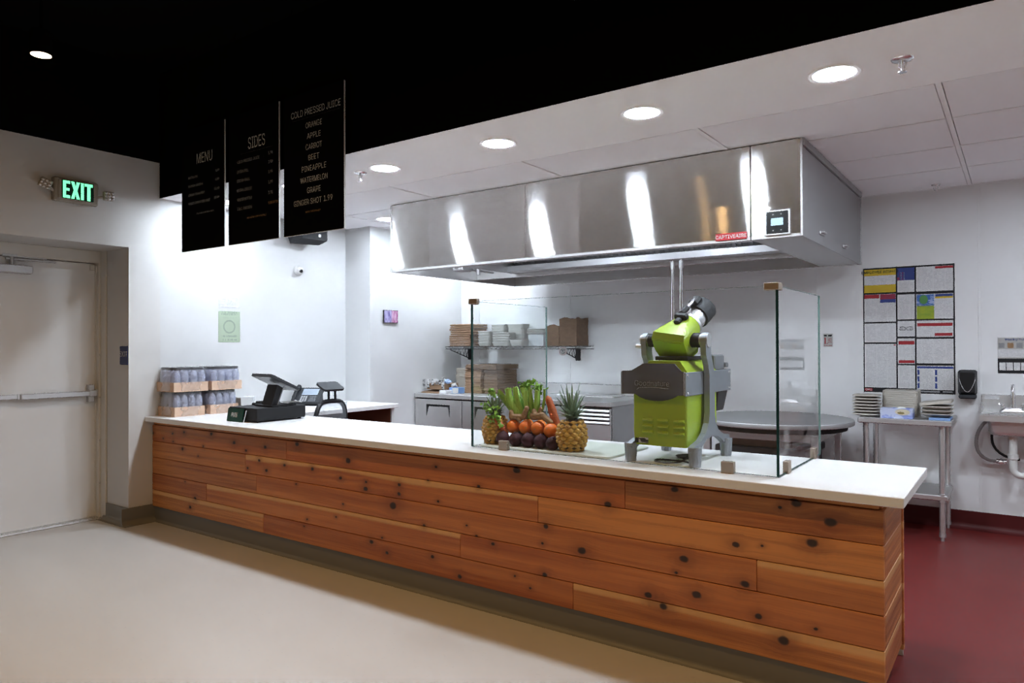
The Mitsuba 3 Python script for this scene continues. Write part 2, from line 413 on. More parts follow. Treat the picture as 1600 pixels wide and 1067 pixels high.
# produce
def pine_fn(p, n, uv):
    g = noise(p.x * 60, p.y * 60, p.z * 60)
    return mix([0.40, 0.17, 0.025], [0.80, 0.48, 0.08], g)
mat('pineapple_skin', {'type': 'roughplastic', 'diffuse_reflectance': proc(pine_fn), 'alpha': 0.3, 'distribution': 'ggx'})
plast('pine_core', (.10, .045, .012), .5)
plast('pine_leaf', (.22, .32, .20), .35)
plast('pine_leaf_dark', (.05, .11, .05), .35)
def cel_fn(p, n, uv):
    g = noise(p.x * 240, p.y * 240, p.z * 6)
    return mix([0.22, 0.48, 0.05], [0.48, 0.74, 0.16], g)
mat('celery', {'type': 'roughplastic', 'diffuse_reflectance': proc(cel_fn), 'alpha': 0.25, 'distribution': 'ggx'})
plast('celery_cut', (.62, .78, .34), .3)
plast('celery_leaf', (.25, .50, .05), .3)
def orange_fn(p, n, uv):
    return mix([0.85, 0.16, 0.010], [0.92, 0.24, 0.012], noise(p.x * 30, p.y * 30, p.z * 30))
mat('orange_peel', {'type': 'roughplastic', 'diffuse_reflectance': proc(orange_fn), 'alpha': 0.28, 'distribution': 'ggx'})
def carrot_fn(p, n, uv):
    return mix([0.52, 0.085, 0.018], [0.70, 0.17, 0.035], noise(p.x * 30, p.y * 30, p.z * 190))
mat('carrot_skin', {'type': 'roughplastic', 'diffuse_reflectance': proc(carrot_fn), 'alpha': 0.4, 'distribution': 'ggx'})
def ginger_fn(p, n, uv):
    return mix([0.36, 0.20, 0.09], [0.58, 0.36, 0.19], noise(p.x * 70, p.y * 70, p.z * 140))
mat('ginger_skin', {'type': 'roughplastic', 'diffuse_reflectance': proc(ginger_fn), 'alpha': 0.5, 'distribution': 'ggx'})
def beet_fn(p, n, uv):
    return mix([0.022, 0.004, 0.007], [0.065, 0.008, 0.014], noise(p.x * 50, p.y * 50, p.z * 70))
mat('beet_skin', {'type': 'roughplastic', 'diffuse_reflectance': proc(beet_fn), 'int_ior': 1.3, 'alpha': 0.45, 'distribution': 'ggx'})

# ------------------------------------------------------------------ lamps: area lights live with their fixtures
def disc_light(k, name, x, y, z, r, rad):
    kk = part(k, name, {'type': 'disk', 'to_world': T().translate([x, y, z]).rotate([1, 0, 0], 180).scale(r), 'bsdf': {'type': 'ref', 'id': 'mat_white_plastic'},
                        'emitter': {'type': 'area', 'radiance': rgb(*rad)}}, None)
    return kk
RING = lathe([(.094, .004), (.095, -.004), (.112, -.006), (.118, -.001), (.118, .004)], 40)
def downlight(x, y, label, seen=True):
    k = thing('recessed_downlight', label, 'ceiling light', 'recessed downlights in the kitchen ceiling')
    part(k, 'trim_ring', ply(RING, 'mat_ceiling_white', smooth=30), None, tw=T().translate([x, y, ZK]))
    disc_light(k, 'lens', x, y, ZK - .003, .094, KITCHEN)
downlight(0.30, 0.52, 'round white recessed downlight at the far left, half behind the menu boards')
downlight(1.29, 0.52, 'round white recessed downlight hidden behind the boards headed SIDES and COLD PRESSED JUICE')
downlight(2.26, 0.53, 'smallest round downlight of the lit row, just right of the menu boards')
downlight(3.265, 0.515, 'round downlight second from the left above the steel hood')
downlight(4.233, 0.515, 'round downlight third from the left above the steel hood')
downlight(5.19, 0.535, 'largest round downlight at the right, beside the ceiling sprinkler')
downlight(0.83, 1.95, 'round downlight in the tiled ceiling left of the steel hood')
downlight(6.15, 0.53, 'round recessed downlight right of the largest one, past the sprinkler')
downlight(0.92, 3.05, 'round downlight in the tiled ceiling behind the left end of the hood')
downlight(6.95, 2.5, 'round recessed downlight in the tiled ceiling near the back wall past the hand sink')
downlight(6.25, 1.7, 'round recessed downlight in the tiled ceiling above the hand sink')

def warm_lamp(x, y, label, z=3.1):
    k = thing('spot_lamp', label, 'spot lamp', 'warm spot lamps over the dining floor')
    part(k, 'lamp_housing', lathe([(.0, .12), (.05, .12), (.056, .11), (.056, -.012), (.052, -.014), (.047, -.002), (.0, .0)][::-1], 28, (x, y, z)), 'mat_black_paint', smooth=40)
    part(k, 'stem', cyl((x, y, z + .115), (x, y, ZTOP), .009, 10), 'mat_black_paint', smooth=40)
    part(k, 'canopy_plate', cyl((x, y, ZTOP - .02), (x, y, ZTOP), .05, 20), 'mat_black_satin', smooth=40)
    disc_light(k, 'lens', x, y, z - .015, .050, DINING * 40)
    scene[k.replace('spot_lamp', 'spot_beam')] = {'type': 'spot', 'intensity': rgb(*DINING), 'cutoff_angle': 62.0, 'beam_width': 34.0,
                                                  'to_world': T().look_at(origin=[x, y, z - .022], target=[x, y, 0], up=[0, 1, 0])}
for x, y, lb in ((1.418, -1.302, 'black cylinder spot lamp glowing warm at the top left, above the exit sign'), (3.3, -1.35, 'warm spot lamp in front of the counter middle, second from the exit door'), (5.2, -1.35, 'warm spot lamp in front of the counter near its right end'),
                 (7.0, -1.35, 'warm spot lamp farthest right in the row along the counter'), (2.3, -3.6, 'warm spot lamp of the rear row nearest the exit door'), (4.4, -3.9, 'warm spot lamp in the middle of the rear row behind the camera'), (6.6, -3.9, 'warm spot lamp at the right of the rear row behind the camera')):
    warm_lamp(x, y, lb)

# ================================================================== the setting
struct('floor', box(-0.75, XR, YF, 0.09, -.12, 0), 'mat_epoxy_beige', 'glossy beige epoxy floor of the dining side')
part('floor', 'kitchen_floor', box(-0.75, XR, 0.09, YB + .1, -.12, 0), 'mat_epoxy_red', label='dark red epoxy floor behind the counter')

hold('wall_left', 'white left wall with the exit door')
YD0, YD1, ZH = -1.32, -0.13, 2.254
wl = cat(box(-.12, 0, YF, YD0, 0, ZC), box(-.12, 0, YD0, YD1, ZH, ZC), box(-.12, 0, YD1, YS, 0, ZC), box(-.51, -.12, YD1, YD1 + .12, 0, ZH + .1),
         box(-.63, -.12, YD0 - .12, YD0, 0, ZH + .1), box(-.63, -.12, YD0 - .12, YD1 + .12, ZH, ZH + .12))
part('wall_left', 'dining_wall', wl, 'mat_dining_wall')
part('wall_left', 'upper_band', box(-.12, 0, YF, YS + .1, ZC, ZTOP), 'mat_black_paint', label='black painted band above the wall')
part('wall_left', 'kitchen_wall', box(-.12, 0, YS, YJ + .1, 0, ZK + .1), 'mat_wall_white')
part('wall_left', 'pilaster', box(-.12, XJ, YJ, YB + .1, 0, ZK + .1), 'mat_wall_white', label='wall stepping forward by the desk')
hold('wall_back', 'back wall of the kitchen in tall white plastic panels')
part('wall_back', 'wall_core', box(XJ - .1, XR + .1, YB + .006, YB + .15, 0, ZK + .1), 'mat_gap_dark')
xs = [XJ, 0.66, 1.91, 3.17, 4.425, 5.624, 6.83, XR]
for a, b in zip(xs[:-1], xs[1:]):
    part('wall_back', 'wall_panel', cbox(a + .002, b - .002, YB, YB + .02, .137, ZK + .02, .0015), 'mat_wall_panel')
for a in xs[1:-1]:
    part('wall_back', 'joint_strip', cbox(a - .009, a + .009, YB - .003, YB + .003, .137, ZK, .001), 'mat_wall_panel')
struct('wall_right', box(XR, XR + .12, YF, YB + .1, 0, ZTOP), 'mat_dining_wall', 'right wall outside the view')
struct('wall_front', box(-.12, XR + .12, YF - .12, YF, 0, ZTOP), 'mat_dining_wall', 'wall behind the camera')
struct('ceiling', box(-.12, XR + .12, YF - .12, YS + .1, ZTOP, ZTOP + .1), 'mat_black_paint', 'matt black ceiling over the dining side')
part('ceiling', 'fascia', box(0, XR, YS - .006, YS, ZK, ZTOP), 'mat_black_paint', label='black fascia above the counter')
hold('ceiling_kitchen', 'white kitchen ceiling, plain border and square lay-in tiles')
part('ceiling_kitchen', 'plaster_border', box(0, XR, YS, YG, ZK, ZK + .08), 'mat_ceiling_white')
part('ceiling_kitchen', 'void_cover', box(0, XR, YG, YB + .1, ZK + .05, ZK + .08), 'mat_gap_dark')
tx = [0.0, 0.62, 1.85, 3.12, 4.36, 5.567, 6.79, XR]
ty = [YG, 1.625, 2.295, 2.945, YB]
for i in range(len(tx) - 1):
    for j in range(len(ty) - 1):
        if tx[i] > 1.5 and tx[i + 1] < 4.7 and ty[j] > 1.55 and ty[j + 1] < 3.0: continue
        part('ceiling_kitchen', 'ceiling_tile', cbox(tx[i] + .016, tx[i + 1] - .016, ty[j] + .016, ty[j + 1] - .016, ZK + .003, ZK + .02, .002), 'mat_tile_white')
for x in tx[1:-1]:
    part('ceiling_kitchen', 'grid_bar', box(x - .0125, x + .0125, YG, YB, ZK, ZK + .03), 'mat_tbar_white')
for y in ty[1:-1]:
    for i in range(len(tx) - 1):
        part('ceiling_kitchen', 'grid_bar', box(tx[i] + .013, tx[i + 1] - .013, y - .0125, y + .0125, ZK, ZK + .03), 'mat_tbar_white')
part('ceiling_kitchen', 'edge_angle', box(XJ, XR, YB - .02, YB, ZK - .001, ZK + .01), 'mat_tbar_white')

# cove baseboards
def cove_prof(h, w=.012, r=.05):
    pts = [(0, h), (w, h), (w, r)] + [(w + r - r * math.cos(t), r - r * math.sin(t)) for t in np.linspace(0, math.pi / 2, 8)] + [(w + r, 0), (0, 0)]
    return Polygon(pts)
cv = extr(cove_prof(.14), 1.0, 'y')
def cove_left(y0, y1):   # along y on the wall x=0
    m = cv.copy(); v = np.array(m.vertices); v[:, 1] = y0 + (y1 - y0) * v[:, 1]; m.vertices = v; return m
jb = moved(cv, Mx((0, 0, 0))); v = np.array(jb.vertices); jb.vertices = np.stack([-.40 + .40 * v[:, 1], YD1 - v[:, 0], v[:, 2]], 1)
struct('baseboard_left', cat(cove_left(YD1 - .06, .1), cove_left(YF, YD0), jb), 'mat_grey_cove', 'grey cove base along the left wall')
rb_ = cove_left(0, 1); v = np.array(rb_.vertices)
rb_.vertices = np.stack([XJ + (XR - XJ) * v[:, 1], YB - v[:, 0], v[:, 2]], 1)
plast('cove_red', (.085, .010, .010), .25)
struct('baseboard_back', rb_, 'mat_cove_red', 'dark red cove base along the back wall')

# door
DX, DY = -.50, -.165
hold('door_1', 'white steel exit door in a deep recess')
part('door_1', 'door_leaf', cbox(DX - .045, DX, YD0 + .045, DY, .012, 2.15, .003), 'mat_door_white')
fr = cat(cbox(DX - .06, DX + .055, DY + .004, YD1, 0, ZH, .003), cbox(DX - .06, DX + .012, DY - .004, DY + .006, 0, 2.17, .001), cbox(DX + .055, DX + .14, DY + .02, YD1, 0, ZH, .003),
         cbox(DX - .06, DX + .055, YD0, YD0 + .041, 0, ZH, .003), cbox(DX - .06, DX + .055, YD0, YD1, 2.155, ZH, .003))
part('door_1', 'door_frame', fr, 'mat_frame_white', label='cream painted steel door frame')
for z in (.30, .66, 1.02, 1.38, 1.74):
    part('door_1', 'hinge_rivet', sphere((DX + .06, DY + .012, z), .006, 1), 'mat_alu', smooth=True)
part('door_1', 'panic_bar', cbox(DX + .035, DX + .075, -.74, -.235, 1.035, 1.080, .006), 'mat_alu', label='grey steel push bar')
part('door_1', 'bar_rail', cat(cbox(DX + .03, DX + .06, -1.26, -.755, 1.042, 1.078, .004), cbox(DX + .03, DX + .062, -.757, -.74, 1.038, 1.078, .002)), 'mat_alu')
part('door_1', 'latch_case', cat(cbox(DX, DX + .072, -.238, -.178, 1.032, 1.085, .004), cbox(DX, DX + .05, -.235, -.19, .985, 1.13, .004), cbox(DX, DX + .04, -.178, -.150, 1.03, 1.09, .004)), 'mat_alu')
part('door_1', 'closer_body', cbox(DX, DX + .07, -1.0, -.655, 2.02, 2.085, .006), 'mat_alu', label='grey door closer box')
part('door_1', 'closer_arm', cat(cbox(DX + .02, DX + .04, -.83, -.48, 2.125, 2.14, .002), cbox(DX + .03, DX + .05, -.86, -.55, 2.145, 2.158, .002), cyl((DX + .035, -.79, 2.085), (DX + .035, -.79, 2.15), .016, 14), cbox(DX, DX + .06, -.86, -.76, 2.148, 2.165, .002)), 'mat_steel_dull', label='dark closer arm')
part('door_1', 'corner_latch', cat(cbox(DX, DX + .018, -.21, -.175, 2.09, 2.14, .003), cyl((DX + .02, DY + .0, 2.07), (DX + .02, DY + .0, 2.135), .009, 10)), 'mat_frame_white')
part('door_1', 'threshold', cat(cbox(DX - .07, DX + .09, YD0 + .03, -.135, 0, .012, .004), *[box(DX + .005 + i * .018, DX + .015 + i * .018, YD0 + .04, -.15, .012, .015) for i in range(4)]), 'mat_steel', label='ribbed metal threshold')

# ================================================================== the wood-clad counter
XE, YW = 5.45, .062
ck = thing('service_counter', 'long service counter clad in knotty orange cedar planks', 'counter')
base = extr(Polygon([(.11, 0), (.11, .14), (.70, .14), (.70, 0)]), XE - .06, 'x', 0)
bprof = [(.115, .14), (.078, .14), (.078, .022)] + [(.078 - .024 * (1 - math.cos(t)), .024 * (1 - math.sin(t))) for t in np.linspace(0, math.pi / 2, 8)] + [(.115, 0)]
part(ck, 'base', cat(extr(Polygon(bprof), XE - .06, 'x', 0), base), 'mat_grey_cove', label='grey coved plinth under the planks')
part(ck, 'body', cat(box(.002, XE - .026, .09, .74, .14, .825)), 'mat_gap_dark')
part(ck, 'back_panel', cbox(.002, XE - .02, .74, .755, 0, .825, .002), 'mat_white_plastic')
joints = {0: [1.522, 4.06], 1: [.805, 3.332], 2: [1.44, 4.965], 3: [1.309, 3.852], 4: [1.783, 4.348]}
sapset = {(0, 2), (2, 2), (3, 1), (0, 0), (1, 1)}
pid = 0
for row in range(5):
    z0 = .125 + .135 * row
    cuts = [0.004] + joints[row] + [XE]
    for i in range(3):
        m = cbox(cuts[i] + .0008, cuts[i + 1] - .0008, YW + rng.uniform(-.001, .001), YW + .024, z0 + .0012, z0 + .1338, .0028)
        uv = np.tile([float(pid), 1.0 if (row, i) in sapset else 0.0], (len(m.vertices), 1))
        part(ck, 'plank', m, 'mat_cedar', uv=uv); pid += 1
    m = cbox(XE - .024, XE + rng.uniform(-.001, .001), YW + .0245, .545, z0 + .0012, z0 + .1338, .0028)
    part(ck, 'plank', m, 'mat_cedar', uv=np.tile([float(pid), .8 if row in (0, 2) else .3], (len(m.vertices), 1))); pid += 1
m = cbox(.004, XE - .02, YW + .012, YW + .03, .8008, .829, .002)
part(ck, 'top_rail', m, 'mat_cedar', uv=np.tile([91.0, 0.0], (len(m.vertices), 1)), label='dark cedar strip under the countertop')
m = cbox(XE - .024, XE - .01, YW + .03, .545, .8008, .829, .002)
part(ck, 'top_rail', m, 'mat_cedar', uv=np.tile([93.0, 0.0], (len(m.vertices), 1)))
m = cbox(XE - .03, XE + .006, .546, .575, .10, .829, .002)
part(ck, 'corner_trim', m, 'mat_cedar', uv=np.tile([17.0, 1.0], (len(m.vertices), 1)))
single('countertop', cbox(.002, 5.5252, 0, .809, .83, H, .003), 'mat_quartz', 'white quartz countertop running along the cedar clad counter', 'countertop')

# desk along the left wall
dk = thing('desk', 'white topped desk along the left wall behind the cash drawer', 'desk')
part(dk, 'desk_top', cbox(.002, .80, .83, YJ - .003, .83, .87, .003), 'mat_quartz')
part(dk, 'end_panel', cbox(.05, .725, YJ - .05, YJ - .02, 0, .83, .002), 'mat_desk_brown', label='brown wooden end panel')
part(dk, 'end_edge', cbox(.725, .745, YJ - .052, YJ - .018, 0, .83, .002), 'mat_white_plastic')
part(dk, 'end_panel', cbox(.05, .56, .85, .88, 0, .83, .002), 'mat_desk_brown')
part(dk, 'modesty_panel', cbox(.03, .05, .88, YJ - .05, .1, .83, .002), 'mat_desk_brown')

# ================================================================== exhaust hood
X1, X2, Y1, Y2, ZB = 1.3435, 4.82, 1.495, 3.40, 2.10
hk = thing('exhaust_hood', 'large brushed stainless steel exhaust hood above the kitchen', 'exhaust hood')
def hood_sheet(xa, xb, za, zb, seed, amp=.0035):
    def fn(u, v):
        x = xa + (xb - xa) * u; z = za + (zb - za) * v
        y = np.full_like(x, Y1)
        return np.stack([x, y, z], -1)
    m, uv = grid(int((xb - xa) / .015) + 2, 30, fn)
    V = np.array(m.vertices)
    x, z = V[:, 0], V[:, 2]
    sm = lambda a: np.clip((x - a) / .02 + .5, 0, 1)
    def bend(x, z): return meshkit.fbm(np.stack([x * 1.5 + seed, z * 2.2, x * 0 + seed], -1), 2, 3)
    e = .004
    fx = -amp * 1.3 * (bend(x + e, z) - bend(x - e, z)) / (2 * e)
    fz = -amp * 1.8 * (bend(x, z + e) - bend(x, z - e)) / (2 * e)
    # the sheet leans back a little in its middle stretch, as rolled sheet does between its folds
    fz = fz + .17 * (sm(1.80) - sm(3.27)) + .03 * (1 - sm(1.80)) - .045 * sm(3.27) - .07 * np.exp(-((x - 2.794) / .018) ** 2)
    N = np.stack([fx, -np.ones_like(x), fz], 1)
    N /= np.linalg.norm(N, axis=1, keepdims=True)
    path = meshkit.write_ply(m, False, np.stack([x, z], 1), normals=N)
    return {'type': 'ply', 'filename': path, 'face_normals': False, 'bsdf': {'type': 'ref', 'id': 'mat_hood_front'}}
XC = 4.51
for xa, xb, sd in ((X1, 2.794, 1.3), (2.794, XC - .003, 5.1), (XC + .003, X2, 9.7)):
    part(hk, 'front_panel', hood_sheet(xa + .001, xb - .001, ZB + .022, ZK - .004, sd), None)
hem = lambda xa, xb: cat(cbox(xa, xb, Y1 - .002, Y1 + .06, ZB, ZB + .021, .002), box(xa, xb, Y1 + .045, Y1 + .06, ZB + .02, ZK - .003))
part(hk, 'front_hem', hem(X1, XC - .002), 'mat_hood_steel')
part(hk, 'front_hem', hem(XC + .002, X2), 'mat_hood_steel')
part(hk, 'corner_edge', cbox(X2 - .012, X2 + .002, Y1 - .006, Y1 + .012, ZB, ZK - .003, .002), 'mat_hood_steel')
part(hk, 'corner_edge', cbox(X1 - .002, X1 + .012, Y1 - .006, Y1 + .012, ZB, ZK - .003, .002), 'mat_hood_steel')
part(hk, 'side_panel', cbox(X2 - .02, X2, Y1 + .012, Y2, ZB, ZK - .05, .002), 'mat_hood_side', label='right side panel')
part(hk, 'top_flange', cat(cbox(X2 - .02, X2 + .012, Y1 + .006, Y2, ZK - .045, ZK - .003, .002), cbox(X2 - .02, X2 + .006, Y2, Y2 + .012, ZB, ZK - .003, .002)), 'mat_steel_dull')
part(hk, 'side_panel', cbox(X1, X1 + .02, Y1 + .012, Y2, ZB, ZK - .003, .002), 'mat_hood_steel')
part(hk, 'back_panel', cbox(X1, X2, Y2 - .02, Y2, ZB, ZK - .003, .002), 'mat_hood_steel')
part(hk, 'top_panel', box(X1 + .02, X2 - .02, Y1 + .02, Y2 - .02, ZK - .03, ZK - .01), 'mat_hood_steel')
part(hk, 'cabinet_floor', cbox(XC, X2 - .004, Y1 + .02, Y2 - .004, ZB + .004, ZB + .016, .002), 'mat_hood_steel', label='flat steel underside of the control cabinet')
part(hk, 'cabinet_wall', box(XC, XC + .015, Y1 + .02, Y2 - .02, ZB + .016, ZK - .03), 'mat_hood_steel')
def sl(x0, x1, ya, za, yb, zb, t=.015):
    return extr(Polygon([(ya, za), (yb, zb), (yb + t, zb), (ya + t, za)]), x1 - x0, 'x', x0)
nf = 6
for i in range(nf):
    xa = X1 + .55 + (XC - X1 - .56) * i / nf; xb = X1 + .55 + (XC - X1 - .56) * (i + 1) / nf
    part(hk, 'baffle_filter', cat(sl(xa + .004, xb - .004, 2.18, ZK - .06, 2.62, ZB + .10), *[sl(xa + .02 + q * (xb - xa - .04) / 9, xa + .045 + q * (xb - xa - .04) / 9, 2.165, ZK - .06, 2.605, ZB + .10, .012) for q in range(9)]), 'mat_hood_inner')
part(hk, 'grease_trough', cat(cbox(X1 + .5, XC, 2.56, 2.68, ZB + .055, ZB + .075, .004), cbox(X1 + .5, XC, 2.545, 2.565, ZB + .055, ZB + .115, .004)), 'mat_hood_side')
part(hk, 'inner_baffle', cat(cbox(X1 + .02, XC, 2.70, 2.72, ZB + .02, ZK - .04, .002)), 'mat_hood_steel')
part(hk, 'inner_divider', cbox(X1 + .5, X1 + .515, Y1 + .3, Y2 - .3, ZB + .05, ZK - .04, .002), 'mat_steel_dull')
part(hk, 'fire_nozzle', cat(cyl((X1 + .35, 2.3, ZB + .02), (X1 + .35, 2.3, ZB + .3), .02, 14), cbox(X1 + .24, X1 + .36, 2.05, 2.2, ZB + .04, ZB + .13, .01), cyl((X1 + .3, 2.0, ZB + .07), (X1 + .3, 2.6, ZB + .07), .012, 10)), 'mat_steel_dull')
for y, z in ((1.98, 2.175), (2.72, 2.17)):
    part(hk, 'vent_hood_cap', cat(cbox(X2, X2 + .012, y - .06, y + .06, z - .012, z + .012, .004), cbox(X2, X2 + .03, y - .045, y + .045, z - .002, z + .010, .004)), 'mat_alu')
part(hk, 'label_plate', cbox(4.289, 4.487, Y1 - .012, Y1 - .007, 2.113, 2.158, .001), 'mat_red_label', label='red maker plate with white lettering')
part(hk, 'plate_lettering', text('CAPTIVEAIRE', .022, (4.388, Y1 - .0125, 2.124), (1, 0, .0), (.22, 0, 1), 'c', .001, True, .98), 'mat_letter_white')
part(hk, 'control_frame', cbox(4.60, 4.752, Y1 - .016, Y1 - .004, 2.116, 2.272, .003), 'mat_alu', label='control panel bezel')
part(hk, 'control_panel', cbox(4.611, 4.741, Y1 - .020, Y1 - .012, 2.127, 2.261, .002), 'mat_black_gloss', label='black control panel')
k = part(hk, 'control_screen', box(4.640, 4.712, Y1 - .0225, Y1 - .019, 2.175, 2.220), 'mat_phone_screen', label='lit pale blue screen')
scene[k]['emitter'] = {'type': 'area', 'radiance': rgb(.035, .066, .085)}
for bx in (4.652, 4.700):
    for bz in (2.145, 2.243):
        part(hk, 'control_button', sphere((bx, Y1 - .020, bz), .005, 1), 'mat_alu', smooth=True)

for x in (1.75, 2.75, 3.75):
    part(hk, 'lamp_collar', cyl((x, 1.75, ZK - .17), (x, 1.75, ZK - .032), .065, 20), 'mat_steel_dull', smooth=40)
    disc_light(hk, 'lamp_lens', x, 1.75, ZK - .172, .06, KITCHEN * 1.7)

# gas pipes
for x, y in ((3.523, 2.603), (3.616, 2.556)):
    k = thing('gas_pipe', 'left thin bright pipe dropping from the hood behind the green juicer' if x < 3.55 else 'right thin bright pipe dropping from the hood behind the green juicer', 'pipe', 'thin pipes dropping from the hood')
    part(k, 'pipe_run', cyl((x, y, .0), (x, y, ZB + .05), .0125, 14), 'mat_chrome', smooth=40)
    part(k, 'coupling', cyl((x, y, ZB - .02), (x, y, ZB + .04), .019, 14), 'mat_alu', smooth=40)
    part(k, 'floor_flange', cyl((x, y, 0), (x, y, .02), .03, 14), 'mat_alu', smooth=40)

# ceiling sprinklers
for x, y, lb in ((5.468, .531, 'chrome ceiling sprinkler right of the largest downlight'), (2.02, .522, 'chrome ceiling sprinkler beside the smallest downlight of the lit row'), (5.35, 3.45, 'tiny ceiling sprinkler by the top of the back wall')):
    k = thing('ceiling_sprinkler', lb, 'sprinkler')
    s = 1.0 if y < 1 else .7
    part(k, 'escutcheon', lathe([(.0, -.006), (.022 * s, -.012), (.042 * s, -.006), (.046 * s, .0), (.0, .0)], 28, (x, y, ZK)), 'mat_chrome', smooth=40)
    part(k, 'sprinkler_head', cat(cyl((x, y, ZK - .055 * s), (x, y, ZK - .008), .006, 10), cyl((x, y, ZK - .060 * s), (x, y, ZK - .056 * s), .018 * s, 14), tube([(x - .010, y, ZK - .012), (x - .016, y, ZK - .03), (x, y, ZK - .05)], .003, 6), tube([(x + .010, y, ZK - .012), (x + .016, y, ZK - .03), (x, y, ZK - .05)], .003, 6)), 'mat_chrome', smooth=40)

# ================================================================== menu boards
def board(x0, x1, label, zt=3.14, zb=2.195):
    k = thing('menu_board', label, 'menu board')
    part(k, 'board_panel', cbox(x0, x1 - .004, .045, .055, zb, zt, .001), 'mat_board_black')
    part(k, 'edge_strip', cat(cbox(x1 - .004, x1, .044, .056, zb, zt, .0008), cbox(x0, x1 - .004, .0445, .0555, zb - .003, zb, .0008)), 'mat_letter_grey', label='thin pale edge strip')
    for x in (x0 + .08, x1 - .08):
        part(k, 'hanging_wire', cyl((x, .05, zt - .01), (x, .05, ZTOP), .0012, 6), 'mat_black_paint')
    return k
def bt(k, s, h, x, z, al='l', m='mat_letter_grey', name='lettering', bold=False, w=None):
    part(k, name, text(s, h, (x, .0448, z), (1, 0, 0), (0, 0, 1), al, .001, bold, 1.0, w), m)
b1 = board(.487, 1.076, 'black hanging menu board headed MENU, leftmost of three')
bt(b1, 'MENU', .078, .807, 2.862, 'c', 'mat_letter_grey', 'heading', w=.215)
for s, w, p, z in (('MEDIUM', .128, '3.99', 2.757), ('SUPER GREEN', .203, '4.99', 2.690), ('GINGER PEAR MINT', .23, '12.50', 2.621), ('VEGGIE CARROT MIX BEET', .304, '11.99', 2.554)):
    bt(b1, s, .018, .582, z, 'l', 'mat_letter_dim', 'item_line', w=w)
    bt(b1, p, .018, 1.005, z + .008, 'r', 'mat_letter_dim', 'price')
bt(b1, 'PLEASE ASK FOR SIZE', .011, .82, 2.470, 'c', 'mat_letter_dim', 'foot_line', w=.23)
b2 = board(1.126, 1.728, 'black hanging menu board headed SIDES, middle of three')
bt(b2, 'SIDES', .083, 1.470, 2.866, 'c', 'mat_letter_grey', 'heading', w=.20)
part(b2, 'rule_line', box(1.28, 1.66, .0438, .045, 2.842, 2.844), 'mat_letter_faint')
for s, w, z in (('COLD PRESSED JUICE', .266, 2.779), ('EXTRA PILL', .138, 2.707), ('EXTRA BALL', .154, 2.641), ('EXTRA CHEESE', .181, 2.571), ('WATER BOTTLE', .181, 2.503), ('TALL ORDERS', .181, 2.437)):
    bt(b2, s, .021, 1.237, z, 'l', 'mat_letter_dim', 'item_line', w=w)
for s, z in (('5.99', 2.790), ('2.99', 2.727), ('1.99', 2.658), ('1.99', 2.586), ('2.75', 2.511)):
    bt(b2, s, .021, 1.608, z, 'l', 'mat_letter_dim', 'price', w=.05)
bt(b2, '1.00 EXTRA', .019, 1.608, 2.441, 'l', 'mat_letter_amber', 'price', w=.11)
bt(b2, 'ASK ABOUT OUR SPECIALS', .012, 1.47, 2.366, 'c', 'mat_letter_amber', 'foot_line', w=.23)
b3 = board(1.782, 2.396, 'black hanging menu board headed COLD PRESSED JUICE, rightmost of three')
bt(b3, 'COLD PRESSED JUICE', .044, 2.112, 2.985, 'c', 'mat_letter_grey', 'heading', w=.50)
part(b3, 'rule_line', box(1.87, 2.36, .0438, .045, 2.966, 2.968), 'mat_letter_faint')
for s, z in (('ORANGE', 2.897), ('APPLE', 2.824), ('CARROT', 2.752), ('BEET', 2.680), ('PINEAPPLE', 2.609), ('WATERMELON', 2.535), ('GRAPE', 2.463)):
    bt(b3, s, .037, 2.098, z, 'c', 'mat_letter_grey', 'item_line', w=.0275 * len(s))
bt(b3, 'GINGER SHOT', .037, 1.890, 2.388, 'l', 'mat_letter_grey', 'item_line', w=.285)
bt(b3, '1.99', .037, 2.283, 2.390, 'r', 'mat_letter_grey', 'price', w=.085)
bt(b3, 'MADE FRESH DAILY', .012, 2.09, 2.333, 'c', 'mat_letter_amber', 'foot_line', w=.15)

# ================================================================== things on the left wall
ek = thing('exit_sign', 'lit green EXIT sign with two lamp heads above the door', 'exit sign')
part(ek, 'sign_box', cat(cbox(.002, .055, -.700, -.385, 2.540, 2.718, .008), cbox(.05, .062, -.672, -.402, 2.558, 2.702, .004)), 'mat_sand_plastic')
part(ek, 'sign_face', cbox(.060, .064, -.650, -.425, 2.562, 2.702, .002), 'mat_green_sign')
def letter(polys, y0, w):
    return [extr(Polygon([(y0 + w * a, 2.567 + .130 * b) for a, b in q]), .002, 'x', .0642) for q in polys]
LE = [[(0, 0), (1, 0), (1, .17), (.42, .17), (.42, .42), (.92, .42), (.92, .58), (.42, .58), (.42, .83), (1, .83), (1, 1), (0, 1)]]
LX = [[(0, 0), (.38, 0), (.5, .30), (.62, 0), (1, 0), (.70, .5), (1, 1), (.62, 1), (.5, .70), (.38, 1), (0, 1), (.30, .5)]]
LI = [[(0, 0), (1, 0), (1, 1), (0, 1)]]
LT = [[(.29, 0), (.71, 0), (.71, .83), (1, .83), (1, 1), (0, 1), (0, .83), (.29, .83)]]
k = part(ek, 'sign_lettering', cat(letter(LE, -.643, .050), letter(LX, -.588, .064), letter(LI, -.518, .021), letter(LT, -.491, .058)), 'mat_letter_white', label='glowing green letters')
scene[k]['emitter'] = {'type': 'area', 'radiance': rgb(*EXITG)}
